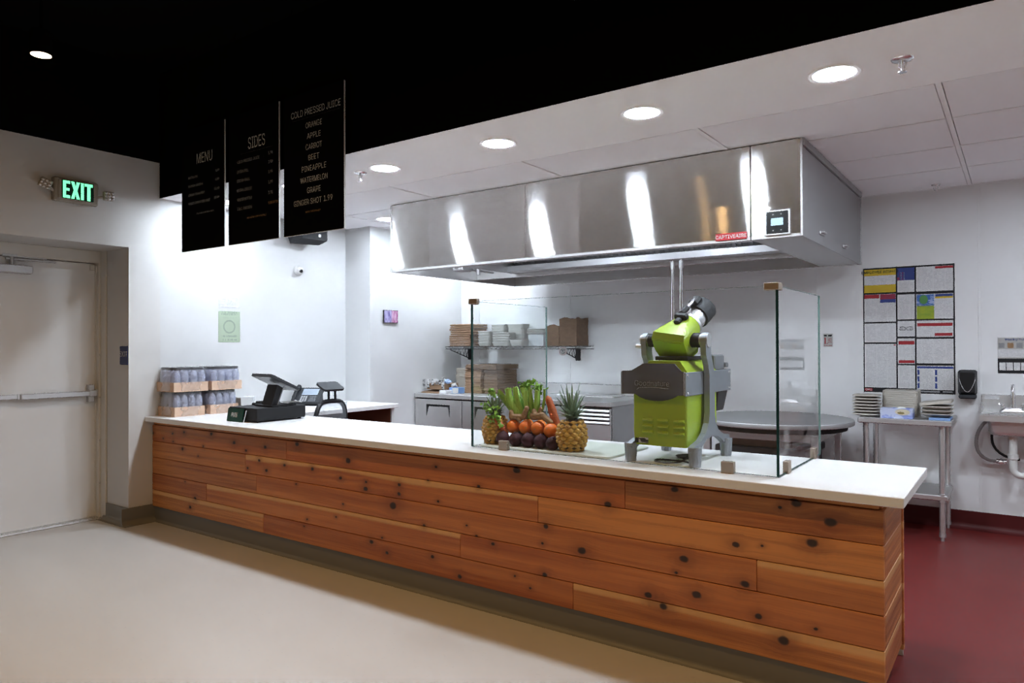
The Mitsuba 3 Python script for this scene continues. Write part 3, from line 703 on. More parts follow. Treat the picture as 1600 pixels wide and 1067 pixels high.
def lamp_head(c, rz, tilt, label):
    M = Mx(c, rz=rz, rx=0) @ Mx((0, 0, 0), ry=tilt[0], rx=tilt[1])
    k = part(ek, 'lamp_head', moved(cat(cbox(-.014, .014, -.040, .040, -.036, .036, .006)), M), 'mat_sand_plastic', label=label)
    for i in range(3):
        for j in range(3):
            part_key = moved(lathe([(.0, .004), (.008, .004), (.0105, .0), (.0105, -.002)], 14), M @ Mx((.0145, -.025 + .025 * i, -.023 + .023 * j), ry=math.pi / 2))
            sub = f'{k}__lens' if (i, j) == (0, 0) else f'{k}__lens_{i * 3 + j:03d}'
            scene[sub] = ply(part_key, 'mat_alu', smooth=True)
lamp_head((.075, -.765, 2.648), math.radians(-18), (math.radians(12), math.radians(-24)), 'left lamp head, tilted')
lamp_head((.070, -.318, 2.628), math.radians(-2), (math.radians(4), math.radians(3)), 'right lamp head')
part(ek, 'lamp_arm', cat(cyl((.04, -.70, 2.61), (.06, -.735, 2.635), .010, 10), cyl((.04, -.385, 2.61), (.055, -.35, 2.62), .010, 10)), 'mat_sand_plastic')

sk = thing('wall_sign', 'small dark blue sign reading EXIT on the door recess', 'sign')
part(sk, 'sign_plate', cbox(-.135, -.006, YD1 - .006, YD1 - .0005, 1.300, 1.452, .002), 'mat_blue_sign')
part(sk, 'sign_lettering', text('EXIT', .040, (-.071, YD1 - .0065, 1.368), (1, 0, 0), (0, 0, 1), 'c', .001), 'mat_letter_white')

single('paper_notice', cbox(.0005, .002, .661, .874, 1.805, 1.895, .0005), 'mat_small_print', 'white paper notice taped above the pale green notice', 'notice')
single('paper_notice', cbox(.0005, .002, .661, .881, 1.486, 1.770, .0005), 'mat_green_notice', 'pale green paper notice on the left wall above the bottles', 'notice')
dc = thing('dome_camera', 'small white dome camera on the left wall', 'camera')
part(dc, 'camera_base', lathe([(.0, .0), (.05, .0), (.052, .012), (.045, .03), (.0, .03)], 28), 'mat_white_plastic', smooth=40, tw=TW(Mx((.0, 1.526, 2.205), ry=math.pi / 2)))
part(dc, 'camera_eye', cat(sphere((.035, 1.526, 2.203), .038, 2), ), 'mat_white_plastic', smooth=True)
part(dc, 'camera_lens', cyl((.05, 1.52, 2.20), (.076, 1.515, 2.195), .016, 18), 'mat_black_gloss', smooth=40)
wk = thing('wall_speaker', 'black wedge wall speaker under the COLD PRESSED JUICE board', 'speaker')
sp = hull([(.02, 1.36, 2.60), (.02, 1.70, 2.60), (.10, 1.36, 2.46), (.16, 1.66, 2.46), (.20, 1.40, 2.60), (.22, 1.72, 2.62), (.05, 1.40, 2.46), (.24, 1.70, 2.50), (.22, 1.42, 2.50)])
part(wk, 'speaker_cabinet', sp, 'mat_black_satin')
part(wk, 'wall_bracket', cat(cbox(.001, .012, 1.48, 1.60, 2.48, 2.62, .002), cyl((.01, 1.54, 2.55), (.06, 1.54, 2.55), .015, 12)), 'mat_black_satin')
part(wk, 'grille_badge', cbox(.226, .234, 1.60, 1.63, 2.53, 2.56, .002), 'mat_alu')
fk = thing('photo_frame', 'small purple and pink photo print on the wall by the back corner', 'picture')
part(fk, 'picture_block', cbox(XJ + .0005, XJ + .018, 2.327, 2.536, 1.696, 1.832, .002), 'mat_black_satin')
part(fk, 'picture_print', box(XJ + .018, XJ + .019, 2.331, 2.532, 1.700, 1.828), 'mat_photo_print')

# ================================================================== water bottle cases at the left end of the counter
BOT = ply(lathe([(.0, .002), (.024, .0), (.0305, .006), (.031, .035), (.029, .04), (.031, .045), (.031, .078), (.0285, .083), (.031, .088), (.031, .118), (.027, .145), (.016, .172), (.0125, .176), (.0125, .184), (.0, .184)], 16), 'mat_bottle', smooth=40)
CAP = ply(lathe([(.0, .176), (.0190, .176), (.0195, .179), (.0195, .194), (.0180, .196), (.0, .196)], 16), 'mat_black_satin', smooth=40)
BAND = ply(lathe([(.0312, .050), (.0314, .053), (.0314, .100), (.0312, .103)], 16), 'mat_white_plastic', smooth=True)
plast('bottle_label', (.42, .42, .52), .3)
def case(x0, x1, y0, y1, z, label, seed):
    short = label.split(' of ')[0]
    k = thing('bottle_case', label, 'bottle case')
    t = .004
    h = .078
    part(k, 'tray', cat(box(x0, x1, y0, y1, z, z + t), box(x0, x0 + t, y0, y1, z + t, z + h), box(x1 - t, x1, y0, y1, z + t, z + h), box(x0 + t, x1 - t, y0, y0 + t, z + t, z + h), box(x0 + t, x1 - t, y1 - t, y1, z + t, z + h)), 'mat_cardboard', label='low brown cardboard tray')
    nx, ny = 4, int(round((y1 - y0 - .01) / .0645))
    for i in range(nx):
        for j in range(ny):
            b = thing('water_bottle', f'clear capped bottle, {ORD[i]} from the wall, {ORD[j]} row of the {short}', 'bottle', 'bottles in the ' + short)
            M = Mx((x0 + t + (x1 - x0 - 2 * t) * (i + .5) / nx, y0 + t + (y1 - y0 - 2 * t) * (j + .5) / ny, z + t), rz=rng.uniform(0, 6))
            part(b, 'bottle_body', BOT, None, tw=TW(M)); part(b, 'cap', CAP, None, tw=TW(M))
    # crumpled film sleeve
    zt = z + .2015
    def fn(u, v):
        th = u * 2 * math.pi
        c, s = np.cos(th), np.sin(th)
        n = 5.0
        r = (np.abs(c) ** n + np.abs(s) ** n) ** (-1 / n)
        zz = np.minimum(v / .62, 1)
        top = np.clip((v - .62) / .38, 0, 1)
        bulge = 1.012 - .05 * zz ** 3
        hx, hy = (x1 - x0) / 2 * bulge * (1 - .50 * top), (y1 - y0) / 2 * bulge * (1 - .50 * top)
        X = (x0 + x1) / 2 + hx * r * c; Y = (y0 + y1) / 2 + hy * r * s
        Z = z + .004 + (zt - z - .004) * zz
        q = np.stack([X * 24 + seed, Y * 24, Z * 30], -1)
        d = (meshkit.fbm(q, 3, seed) - .5) * .016 * np.clip(zz * 3, 0, 1) * (1 - top * .8)
        return np.stack([np.maximum(X + d * c, .0015), Y + d * s, Z + d * .15], -1)
    m, _ = grid(64, 22, fn)
    part(k, 'plastic_wrap', m, 'mat_film', smooth=25, label='crinkled clear plastic wrap')
case(.004, .262, .110, .375, H, 'lower front case of water bottles at the left end of the counter', 1)
case(.004, .270, .100, .400, H + .2035, 'upper front case of water bottles at the left end of the counter', 2)
case(.004, .262, .425, .690, H, 'lower rear case of water bottles behind the front stack', 3)
case(.004, .262, .440, .725, H + .2035, 'upper rear case of water bottles behind the front stack', 4)
single('paper_box', cbox(.02, .20, .76, .805, H, H + .115, .003), 'mat_sand_plastic', 'small beige box behind the rear stack of bottle cases', 'box')
k = thing('plastic_tub', 'clear square plastic tub beside the rear bottle cases', 'tub')
part(k, 'tub_body', lathe([(.0, .001), (.055, .0), (.062, .004), (.070, .13), (.068, .13), (.060, .006), (.0, .006)], 4, (.36, .72, H)), 'mat_clear_tub')
part(k, 'tub_lid', lathe([(.0, .13), (.072, .13), (.073, .138), (.0, .14)], 4, (.36, .72, H)), 'mat_clear_tub')

# ------------------------------------------------------------------ cash drawer, terminal, sign
k = thing('cash_drawer', 'black cash drawer under the tilted terminal on the counter', 'cash drawer')
part(k, 'drawer_case', rbox(.862, 1.222, .215, .665, H + .012, H + .108, .012, 4, 2), 'mat_black_satin', smooth=40)
part(k, 'drawer_front', cbox(.875, 1.21, .664, .672, H + .02, H + .098, .003), 'mat_black_satin')
for x in (.90, 1.185):
    for y in (.25, .63):
        part(k, 'rubber_foot', cyl((x, y, H), (x, y, H + .013), .014, 12), 'mat_rubber')
k = thing('name_sign', 'dark green sign reading PURE leaning on the cash drawer', 'sign')
Ms = Mx((.985, .187, H), rx=math.radians(-9))
part(k, 'sign_panel', moved(cbox(-.105, .095, -.003, .003, .0, .102, .001), Ms), 'mat_green_sign')
part(k, 'pale_edge', moved(cbox(.0955, .099, -.004, .004, .0, .110, .001), Ms @ Mx((0, 0, 0), ry=math.radians(9)) @ Mx((.015, 0, 0))), 'mat_letter_white')
part(k, 'sign_lettering', moved(text('PURE', .032, (-.012, -.0036, .036), (1, 0, 0), (0, 0, 1), 'c', .001, True, .75), Ms), 'mat_letter_white')
k = thing('point_of_sale_terminal', 'dark tilted touch terminal seen from behind on the cash drawer', 'terminal')
ZD = H + .108
A = np.array([.955, .345, 1.216]); B = np.array([1.215, .345, 1.216]); D_ = np.array([.955, .615, 1.092])
vd = D_ - A
Mt = frame(A, B - A, vd)
part(k, 'screen_housing', moved(rbox(0, .262, 0, np.linalg.norm(vd), -.0, .020, .014, 4, 2), Mt), 'mat_charcoal', smooth=40)
part(k, 'screen_face', moved(box(.012, .25, .012, np.linalg.norm(vd) - .012, .0, -.001), Mt), 'mat_black_gloss')
part(k, 'rear_cover', moved(cbox(.06, .20, .03, .13, .019, .032, .006), Mt), 'mat_black_satin')
arm = hull([(x, y, z) for x in (1.02, 1.145) for y, z in ((.40, ZD + .008), (.455, ZD + .008), (.455, 1.145), (.505, 1.12))])
part(k, 'stand_arm', arm, 'mat_black_satin')
part(k, 'arm_edge', cat(tube([(1.150, .452, ZD + .01), (1.150, .507, 1.125)], .005, 8)), 'mat_grey_plastic')
part(k, 'stand_base', rbox(.975, 1.20, .36, .60, ZD, ZD + .012, .02, 4, 2), 'mat_black_satin', smooth=40)
k = thing('handheld_scanner', 'flat black handheld device lying on the cash drawer left of the stand', 'scanner')
part(k, 'scanner_body', cbox(.885, .965, .40, .62, ZD, ZD + .018, .006), 'mat_black_satin')
part(k, 'scanner_grip', cbox(.89, .95, .43, .52, ZD + .018, ZD + .03, .006), 'mat_charcoal')
k = thing('paper_slip', 'crumpled pale paper on the right side of the cash drawer', 'paper')
m, _ = grid(14, 12, lambda u, v: np.stack([1.10 + .11 * u, .50 + .14 * v, ZD + .013 + .028 * meshkit.fbm(np.stack([u * 4, v * 4, u * 0], -1), 3, 2)], -1))
scene[k] = ply(m, 'mat_white_paper', smooth=25)

# ------------------------------------------------------------------ desk phone, cups, chair
k = thing('desk_phone', 'dark grey desk phone with screen and keypad on the white desk', 'phone')
o = np.array([.10, 1.36, .884])
xd = np.array([.70, .42, 0]); xd /= np.linalg.norm(xd)
yd0 = np.array([-.42, .70, 0]); yd0 /= np.linalg.norm(yd0)
yd = yd0 * .80 + np.array([0, 0, .62])
Mp = frame(o + np.array([.02, 0, 0]), xd, yd)
part(k, 'phone_body', moved(rbox(0, .27, 0, .215, 0, .028, .012, 4, 2), Mp), 'mat_charcoal', smooth=40)
part(k, 'phone_screen', moved(cbox(.075, .235, .105, .195, .027, .030, .001), Mp), 'mat_phone_screen')
part(k, 'handset', moved(cat(tube([(.028, .0, .045), (.028, .05, .062), (.028, .15, .066), (.028, .205, .048)], [.022, .018, .018, .024], 12), cbox(.012, .044, .0, .04, .025, .05, .008), cbox(.012, .044, .165, .205, .025, .05, .008)), Mp), 'mat_black_satin', smooth=50)
part(k, 'phone_foot', hull([tuple(o + xd * a + yd0 * b + np.array([0, 0, c])) for a in (.03, .27) for b, c in ((.0, -.0135), (.17, -.0135), (.16, .10), (.01, .0))]), 'mat_charcoal')
for i in range(3):
    for j in range(4):
        part(k, 'key', moved(cbox(.078 + .024 * i, .096 + .024 * i, .012 + .021 * j, .026 + .021 * j, .027, .032, .002), Mp), 'mat_keycap')
for j in range(4):
    part(k, 'key', moved(cbox(.165, .235, .014 + .021 * j, .024 + .021 * j, .027, .031, .002), Mp), 'mat_grey_plastic')
k = thing('cup_stack', 'pale translucent plastic cups stacked on the desk behind the terminal', 'cups')
part(k, 'cup', lathe([(.0, .0), (.03, .0), (.042, .11), (.044, .112), (.044, .116), (.040, .112), (.028, .004), (.0, .004)], 24, (.12, 1.16, .87)), 'mat_clear_tub', smooth=40)
for i in range(4):
    part(k, 'cup', lathe([(.0415, .10), (.043, .112), (.045, .114), (.045, .118), (.040, .116)], 24, (.12, 1.16, .87 + .014 * (i + 1))), 'mat_clear_tub', smooth=40)
k = thing('office_chair', 'black mesh back office chair with headrest tucked at the desk', 'chair')
xb = 1.13
yc = 1.02
arch = []
for t in np.linspace(0, 1, 25):
    a = math.pi * t
    arch.append((xb - .02 * math.sin(a), yc - .165 * np.sign(math.cos(a)) * abs(math.cos(a)) ** .55 - .05 * (1 - max(0, math.sin(a)) ** .42), .62 + .36 * max(0, math.sin(a)) ** .42))
part(k, 'back_frame', tube(arch, .020, 10), 'mat_black_satin', smooth=50)
part(k, 'back_crossbar', cat(tube([(xb, yc - .175, .82), (xb + .01, yc, .81), (xb, yc + .145, .82)], .016, 8), tube([(xb, yc - .21, .63), (xb + .02, yc, .62), (xb, yc + .12, .63)], .02, 8)), 'mat_black_satin', smooth=50)
m, _ = grid(10, 10, lambda u, v: np.stack([xb + .012 * np.sin(v * 3.1), yc + (u - .5) * .31 - .05 * (1 - v), .63 + .335 * v], -1))
part(k, 'mesh_back', m, 'mat_chair_mesh', smooth=True)
part(k, 'headrest_post', cat(cyl((xb - .01, yc - .035, .96), (xb - .015, yc - .035, 1.07), .010, 10), cyl((xb - .01, yc + .035, .96), (xb - .015, yc + .035, 1.07), .010, 10)), 'mat_black_satin')
part(k, 'headrest', moved(rbox(-.065, .065, -.110, .110, -.010, .010, .025, 5, 2), Mx((xb - .01, yc - .02, 1.105), ry=math.radians(28))), 'mat_charcoal', smooth=40)
part(k, 'seat', rbox(xb - .50, xb - .03, yc - .23, yc + .23, .43, .50, .06, 5, 2), 'mat_black_satin', smooth=40)
part(k, 'seat_post', cyl((xb - .27, yc, .07), (xb - .27, yc, .43), .028, 14), 'mat_black_satin', smooth=40)
part(k, 'back_stem', tube([(xb - .2, yc, .42), (xb + .02, yc, .45), (xb + .04, yc, .60)], .018, 8), 'mat_black_satin', smooth=40)
for i in range(5):
    a = i * 2 * math.pi / 5 + .3
    e = (xb - .27 + .27 * math.cos(a), yc + .27 * math.sin(a))
    part(k, 'leg', tube([(xb - .27, yc, .10), (e[0], e[1], .075)], [.025, .015], 8), 'mat_black_satin', smooth=40)
    part(k, 'caster', cyl((e[0] - .012 * math.sin(a), e[1] + .012 * math.cos(a), .028), (e[0] + .012 * math.sin(a), e[1] - .012 * math.cos(a), .028), .028, 14), 'mat_rubber', smooth=40)

# ================================================================== glass guard
GX0, GX1, GY0, GY1, GZ = 3.345, 5.03, .150, .935, 1.697
gk = thing('sneeze_guard', 'clear glass sneeze guard around the juicer and the produce', 'glass guard')
def pane(p0, p1, z0, z1):
    (xa, ya), (xb, yb) = p0, p1
    v = np.array([[xa, ya, z0], [xb, yb, z0], [xb, yb, z1], [xa, ya, z1]], float)
    return trimesh.Trimesh(v, [[0, 1, 2], [0, 2, 3]], process=False)
zb_ = H + .004
for p0, p1 in (((GX0, GY0), (GX1, GY0)), ((GX0, GY0 + .006), (GX0, GY1)), ((GX1, GY0 + .006), (GX1, GY1))):
    pk = part(gk, 'glass_panel', pane(p0, p1, zb_, GZ), 'mat_glass')
    d = np.array(p1) - np.array(p0); d = d / np.linalg.norm(d); nrm = np.array([-d[1], d[0]]) * .005
    def bar(a, b, z0, z1):
        q = [np.array(a) + nrm, np.array(a) - nrm, np.array(b) - nrm, np.array(b) + nrm]
        return hull([(*c, z) for c in q for z in (z0, z1)])
    e0, e1 = np.array(p0), np.array(p1)
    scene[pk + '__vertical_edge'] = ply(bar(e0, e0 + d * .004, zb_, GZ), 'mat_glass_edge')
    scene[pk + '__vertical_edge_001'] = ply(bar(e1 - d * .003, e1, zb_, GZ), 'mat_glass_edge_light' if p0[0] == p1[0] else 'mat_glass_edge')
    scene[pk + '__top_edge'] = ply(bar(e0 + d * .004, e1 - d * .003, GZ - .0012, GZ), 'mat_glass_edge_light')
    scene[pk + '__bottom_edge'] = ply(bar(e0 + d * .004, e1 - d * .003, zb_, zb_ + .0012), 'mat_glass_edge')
part(gk, 'corner_clip', cat(cbox(GX0 - .012, GX0 + .048, GY0 - .013, GY0 + .013, GZ - .018, GZ + .014, .002), cbox(GX0 - .012, GX0 + .012, GY0, GY0 + .05, GZ - .018, GZ + .014, .002)), 'mat_bronze', label='bronze corner clip')
part(gk, 'corner_clip', cat(cbox(GX1 - .052, GX1 + .012, GY0 - .013, GY0 + .013, GZ - .018, GZ + .014, .002), cbox(GX1 - .012, GX1 + .012, GY0, GY0 + .05, GZ - .018, GZ + .014, .002)), 'mat_bronze', label='bronze corner clip')
for x in (3.572, 4.815):
    part(gk, 'base_clamp', cbox(x - .029, x + .029, GY0 - .014, GY0 + .014, H, H + .052, .002), 'mat_bronze', label='square bronze clamp on the countertop')
for x in (GX0, GX1):
    for y in (.30, .80):
        part(gk, 'base_clamp', cbox(x - .013, x + .013, y - .024, y + .024, H, H + .055, .002), 'mat_bronze')

# ================================================================== juicer
jk = thing('cold_press_juicer', 'lime green and grey commercial cold press juicer behind the glass guard', 'juicer')
JY = .015
lower = hull(np.vstack([np.array(rbox(4.322, 4.600, .195 + JY, .60 + JY, 1.02, 1.312, .010, 4, 2).vertices), np.array(rbox(4.327, 4.595, .198 + JY, .42 + JY, .955, 1.0, .010, 4, 2).vertices)]))
part(jk, 'body', lower, 'mat_lime', smooth=30)
part(jk, 'top_lid', hull([(x, y, z) for x in (4.345, 4.598) for y, z in ((.21 + JY, 1.311), (.60 + JY, 1.311))] + [(x, y, 1.366) for x in (4.40, 4.555) for y in (.22 + JY, .56 + JY)]), 'mat_lime', smooth=20)
for i in range(3):
    for j in range(3):
        x, z = 4.375 + .080 * i, 1.020 + .030 * j
        lv = extr(Polygon([(.0, -.007), (-.010, -.006), (-.014, -.001), (-.012, .003), (0, .009)]), .054, 'x', x)
        v = np.array(lv.vertices); lv.vertices = np.stack([v[:, 0], v[:, 1] + .1955 + JY, v[:, 2] + z], 1)
        part(jk, 'vent_louver', lv, 'mat_lime')
part(jk, 'splash_plate', extr(Polygon([(4.315 + .265 * t, 1.207 - .034 * math.sin(math.pi * min(max((t - .08) / .84, 0), 1)) ** .6) for t in np.linspace(0, 1, 24)] + [(4.58, 1.215), (4.315, 1.215)]), .004, 'y', .188 + JY), 'mat_anodised_dark', label='curved lower edge of the front plate')
PY = .172
pl = Polygon([(4.281, 1.2055), (4.600, 1.2055), (4.600, 1.318), (4.588, 1.319), (4.552, 1.355), (4.394, 1.355), (4.330, 1.319), (4.281, 1.318)]).buffer(-.003).buffer(.003)
part(jk, 'front_plate', extr(pl, .008, 'y', PY), 'mat_anodised_dark', smooth=20, label='dark grey front plate')
part(jk, 'plate_edge', cat(cbox(4.598, 4.603, PY - .001, PY + .009, 1.206, 1.318, .001)), 'mat_chrome')
part(jk, 'front_lettering', cat(text('Goodnature', .026, (4.440, PY - .0015, 1.247), (1, 0, 0), (.18, 0, 1), 'c', .002, False, .92),
     tube([(4.36 + .165 * t, PY - .001, 1.236 + .004 * math.sin(t * 3.2) - .010 * (t < .05)) for t in np.linspace(0, 1, 16)], .0018, 6)), 'mat_cast_alu', label='raised script lettering')
for x0, x1 in ((4.603, 4.611), (4.273, 4.281)):
    part(jk, 'side_rail', cbox(x0, x1, PY, .80, 1.202, 1.314, .002), 'mat_cast_alu')
part(jk, 'rear_rail', cbox(4.281, 4.603, .792, .80, 1.202, 1.314, .002), 'mat_cast_alu')
for y in (PY + .02, .44, .775):
    for z in (1.216, 1.300):
        part(jk, 'rail_bolt', sphere((4.6115, y, z), .006, 1), 'mat_chrome', smooth=True)
fo = [(.168, .942), (.168, .962), (.20, .972), (.27, .985), (.33, 1.015), (.368, 1.06), (.382, 1.11), (.382, 1.30), (.368, 1.345), (.338, 1.39), (.329, 1.467)]
fo += [(.367 + .038 * math.cos(t), 1.467 + .038 * math.sin(t)) for t in np.linspace(math.pi, 0, 12)]
fo += [(.405, 1.43), (.408, 1.395), (.432, 1.345), (.455, 1.30), (.455, 1.10), (.47, 1.055), (.51, 1.015), (.57, .992), (.666, .978), (.666, .94), (.60, .94), (.57, .957), (.50, .985), (.42, .997), (.34, .985), (.28, .957), (.235, .940)]
fpoly = Polygon(fo).buffer(-.006, quad_segs=4).buffer(.012, quad_segs=4).buffer(-.006, quad_segs=4)
fm = extr(fpoly, .028, 'x', 0)
for xc, s in ((4.636, 1), (4.306, -1)):
    m = fm.copy(); v = np.array(m.vertices); v[:, 0] += xc - .014 - (.008 if s > 0 else -.008); v[:, 1] += JY; m.vertices = v
    part(jk, 'side_frame', m, 'mat_cast_alu', smooth=30, label='grey cast side frame')
    for y in (.200 + JY, .632 + JY):
        part(jk, 'foot', lathe([(.0, .0), (.024, .0), (.027, .004), (.0325, .085), (.031, .092), (.0, .092)], 20, (xc, y, H)), 'mat_cast_alu', smooth=40)
part(jk, 'hub_disc', cat(cyl((4.640, .382, 1.467), (4.647, .382, 1.467), .035, 28), cyl((4.290, .382, 1.467), (4.297, .382, 1.467), .030, 20), cyl((4.268, .36, 1.437), (4.300, .36, 1.437), .012, 12)), 'mat_alu', smooth=40)
part(jk, 'axle', cat(cyl((4.334, .38, 1.467), (4.385, .38, 1.467), .034, 24), cyl((4.56, .38, 1.467), (4.604, .38, 1.467), .036, 24)), 'mat_black_satin', smooth=40, label='black axle collars')
part(jk, 'axle_sleeve', cat(cyl((4.297, .38, 1.467), (4.336, .38, 1.467), .029, 24), cyl((4.600, .38, 1.467), (4.640, .38, 1.467), .031, 24)), 'mat_alu', smooth=40)
# tilted hopper head, local axes: x, u (up and back), v (up and front)
uu = np.array([.21, .79, .575]); uu /= np.linalg.norm(uu); xx = np.array([1.0, 0, 0]); xx = xx - uu * (xx @ uu); xx /= np.linalg.norm(xx); vv = np.cross(xx, uu); HO = np.array([4.472, .38, 1.467])
def L(x, u, v): return HO + xx * x + uu * u + vv * v
R_T = .058
pts = [L(x, u, v) for x, u, v in ((-.094, -.058, .040), (.094, -.058, .040), (-.094, -.058, -.03), (.094, -.058, -.03), (-.078, -.050, -.092), (.078, -.050, -.092), (-.090, -.035, .066), (.090, -.035, .066), (-.078, .05, -.095), (.078, .05, -.095), (-.094, .03, .05), (.094, .03, .05), (-.094, .03, -.04), (.094, .03, -.04))]
pts += [L(.064 * math.cos(t), .138, .064 * math.sin(t)) for t in np.linspace(0, 2 * math.pi, 24, endpoint=False)]
part(jk, 'hopper_head', hull(pts), 'mat_lime', smooth=24, label='tilted lime green hopper head')
part(jk, 'head_seam', cat(tube([L(-.095, -.040, .0), L(-.075, -.0595, .030), L(.075, -.0595, .030), L(.095, -.040, .0)], .003, 8)), 'mat_lime', smooth=50)
part(jk, 'head_collar', cyl(L(0, .134, 0), L(0, .150, 0), .0665, 32), 'mat_alu', smooth=40)
part(jk, 'feed_tube', cyl(L(0, .14, 0), L(0, .24, 0), R_T, 32), 'mat_chrome', smooth=40, label='polished steel feed tube')
part(jk, 'tube_cap', cat(cyl(L(0, .215, 0), L(0, .300, 0), .067, 32), cyl(L(0, .298, 0), L(0, .315, 0), .067, 32, .050)), 'mat_charcoal', smooth=40, label='black end cap')
def lb(x0, x1, u0, u1, v0, v1, c=.005):
    m = cbox(x0, x1, u0, u1, v0, v1, c); M = np.eye(4); M[:3, 0] = xx; M[:3, 1] = uu; M[:3, 2] = vv; M[:3, 3] = HO
    return moved(m, M)
part(jk, 'clamp_lever', cat(lb(-.040, .032, .085, .120, .058, .092, .008), lb(-.022, .012, .050, .09, .052, .082, .006), lb(-.026, .006, .11, .18, .066, .098, .010), lb(-.034, .020, .215, .285, .058, .090, .012)), 'mat_black_satin', label='black clamp lever')
part(jk, 'lever_rod', cyl(L(-.008, .12, .088), L(-.006, .25, .082), .009, 12), 'mat_chrome', smooth=40)
part(jk, 'head_gasket', cbox(4.392, 4.566, .30 + JY, .50 + JY, 1.368, 1.388, .004), 'mat_black_satin')
part(jk, 'rear_housing', cat(cbox(4.46, 4.59, .62, .76, 1.31, 1.392, .006), cbox(4.50, 4.60, .76, .80, 1.325, 1.35, .004)), 'mat_grey_plastic')
part(jk, 'rear_bin', hull([(x, y, z) for x, y, z in ((4.50, .64, 1.20), (4.60, .64, 1.20), (4.60, .78, 1.20), (4.50, .78, 1.20), (4.51, .64, 1.10), (4.59, .64, 1.10), (4.59, .74, 1.10), (4.51, .74, 1.10))]), 'mat_charcoal')
part(jk, 'rating_sticker', box(4.352, 4.402, .2085, .2095, .965, .992), 'mat_label_print', label='small white rating sticker')
part(jk, 'safety_sticker', box(4.332, 4.350, .2085, .2095, .965, .988), 'mat_black_satin')
cp = [(4.55, .40, .955), (4.555, .33, .90), (4.53, .27, H + .006), (4.47, .235, H + .005), (4.415, .26, H + .005), (4.42, .31, H + .005), (4.48, .31, H + .006), (4.54, .27, H + .014), (4.585, .265, H + .010)]
tt = np.linspace(0, len(cp) - 1, 60)
from scipy.interpolate import CubicSpline
cs = CubicSpline(range(len(cp)), np.array(cp))
cpts = cs(tt); cpts[:, 2] = np.maximum(cpts[:, 2], H + .005)
part(jk, 'power_cord', tube(cpts, .0045, 8), 'mat_rubber', smooth=50, label='black power cord')
single('drip_dish', lathe([(.0, .0), (.05, .0), (.062, .010), (.058, .010), (.048, .004), (.0, .004)], 28, (4.50, .47, H)), 'mat_charcoal', 'flat dark dish on the countertop beneath the juicer', 'dish', smooth=40)

# ================================================================== cutting board and produce
single('cutting_board', rbox(3.37, 4.20, .185, .66, H, H + .012, .02, 4, 2), 'mat_cutting_board', 'pale cutting board beneath the pineapples and vegetables', 'cutting board', smooth=40)
ZT = H + .012
def pineapple(x, y, r, hb, crown, label, seed, tilt=(0, 0)):
    k = thing('pineapple', label, 'pineapple')
    R = random.Random(seed)
    M = Mx((x, y, ZT), rx=tilt[0], ry=tilt[1])
    prof = [(0, .0), (.55, .0), (.78, .07), (.93, .22), (1.0, .42), (.985, .62), (.90, .80), (.72, .93), (.45, 1.0), (0, 1.0)]
    core = lathe([(a * r * .93, b * hb) for a, b in prof], 24)
    part(k, 'fruit_core', moved(core, M), 'mat_pine_core', smooth=40)
    pz = np.array([b for a, b in prof]); pr = np.array([a for a, b in prof])
    eye = hull([(0, -.5, 0), (0, .5, 0), (-.5, 0, 0), (.5, 0, 0), (-.28, -.28, .0), (.28, -.28, 0), (.28, .28, 0), (-.28, .28, 0), (.2, -.2, .33), (-.2, -.2, .33), (.22, .2, .28), (-.22, .2, .28), (0, .12, .42)])
    rows = 8
    n = 12
    eyes = []
    for i in range(rows):
        t = (i + .55) / (rows + .1)
        rad = np.interp(t, pz[1:-1], pr[1:-1]) * r
        nn = max(6, int(round(n * rad / r)))
        nn = n if rad / r > .8 else nn
        for j in range(nn):
            th = 2 * math.pi * (j + .5 * (i % 2)) / nn + .2
            s = 2 * math.pi * rad / nn * 1.04
            c = np.array([rad * .93 * math.cos(th), rad * .93 * math.sin(th), t * hb])
            dr_ = (np.interp(min(t + .05, .99), pz, pr) - np.interp(max(t - .05, .01), pz, pr)) * r / (.1 * hb)
            up = np.array([dr_ * math.cos(th), dr_ * math.sin(th), 1.0])
            fm_ = frame(c, np.array([-math.sin(th), math.cos(th), 0]), up)
            e = eye.copy(); e.vertices = np.array(e.vertices) * [s, hb / rows * 1.55, .028 * (.8 + .4 * R.random())]
            part(k, 'eye', moved(moved(e, fm_), M), 'mat_pineapple_skin')
    for i in range(52):
        t = i / 52
        a = i * 2.399
        ln = crown * (.45 + .62 * t) * (.85 + .3 * R.random())
        lean = (1 - t) * 1.25 + .12
        w = .013 * (1 - .25 * t)
        P, W = [], []
        for s in np.linspace(0, 1, 6):
            ang = lean * (.75 + .5 * s)
            P.append((.012 + ln * s * math.sin(ang) * .75, hb * .985 + .01 * t + ln * s * math.cos(ang * .9)))
            W.append(w * (1 - s) ** .6 * (1 if s > 0 else .8) + .0006)
        V = []
        for (rr, zz), ww in zip(P, W):
            V += [(rr, -ww, zz + ww * .35), (rr + .0025, 0, zz - ww * .1), (rr, ww, zz + ww * .35)]
        V = np.array(V)
        ca, sa = math.cos(a), math.sin(a)
        V = np.stack([V[:, 0] * ca - V[:, 1] * sa, V[:, 0] * sa + V[:, 1] * ca, V[:, 2]], 1)
        Fc = []
        for q in range(5):
            for w_ in range(2):
                b = q * 3 + w_
                Fc += [[b, b + 1, b + 4], [b, b + 4, b + 3]]
        part(k, 'crown_leaf', moved(trimesh.Trimesh(V, Fc, process=False), M), 'mat_pine_leaf' if R.random() > .2 else 'mat_pine_leaf_dark', smooth=True)
pineapple(3.930, .275, .082, .165, .165, 'pineapple with green crown at the right end of the produce', 3)
pineapple(3.410, .285, .074, .160, .110, 'shaded pineapple at the left end of the produce, half behind celery leaves', 8, (.0, .0))

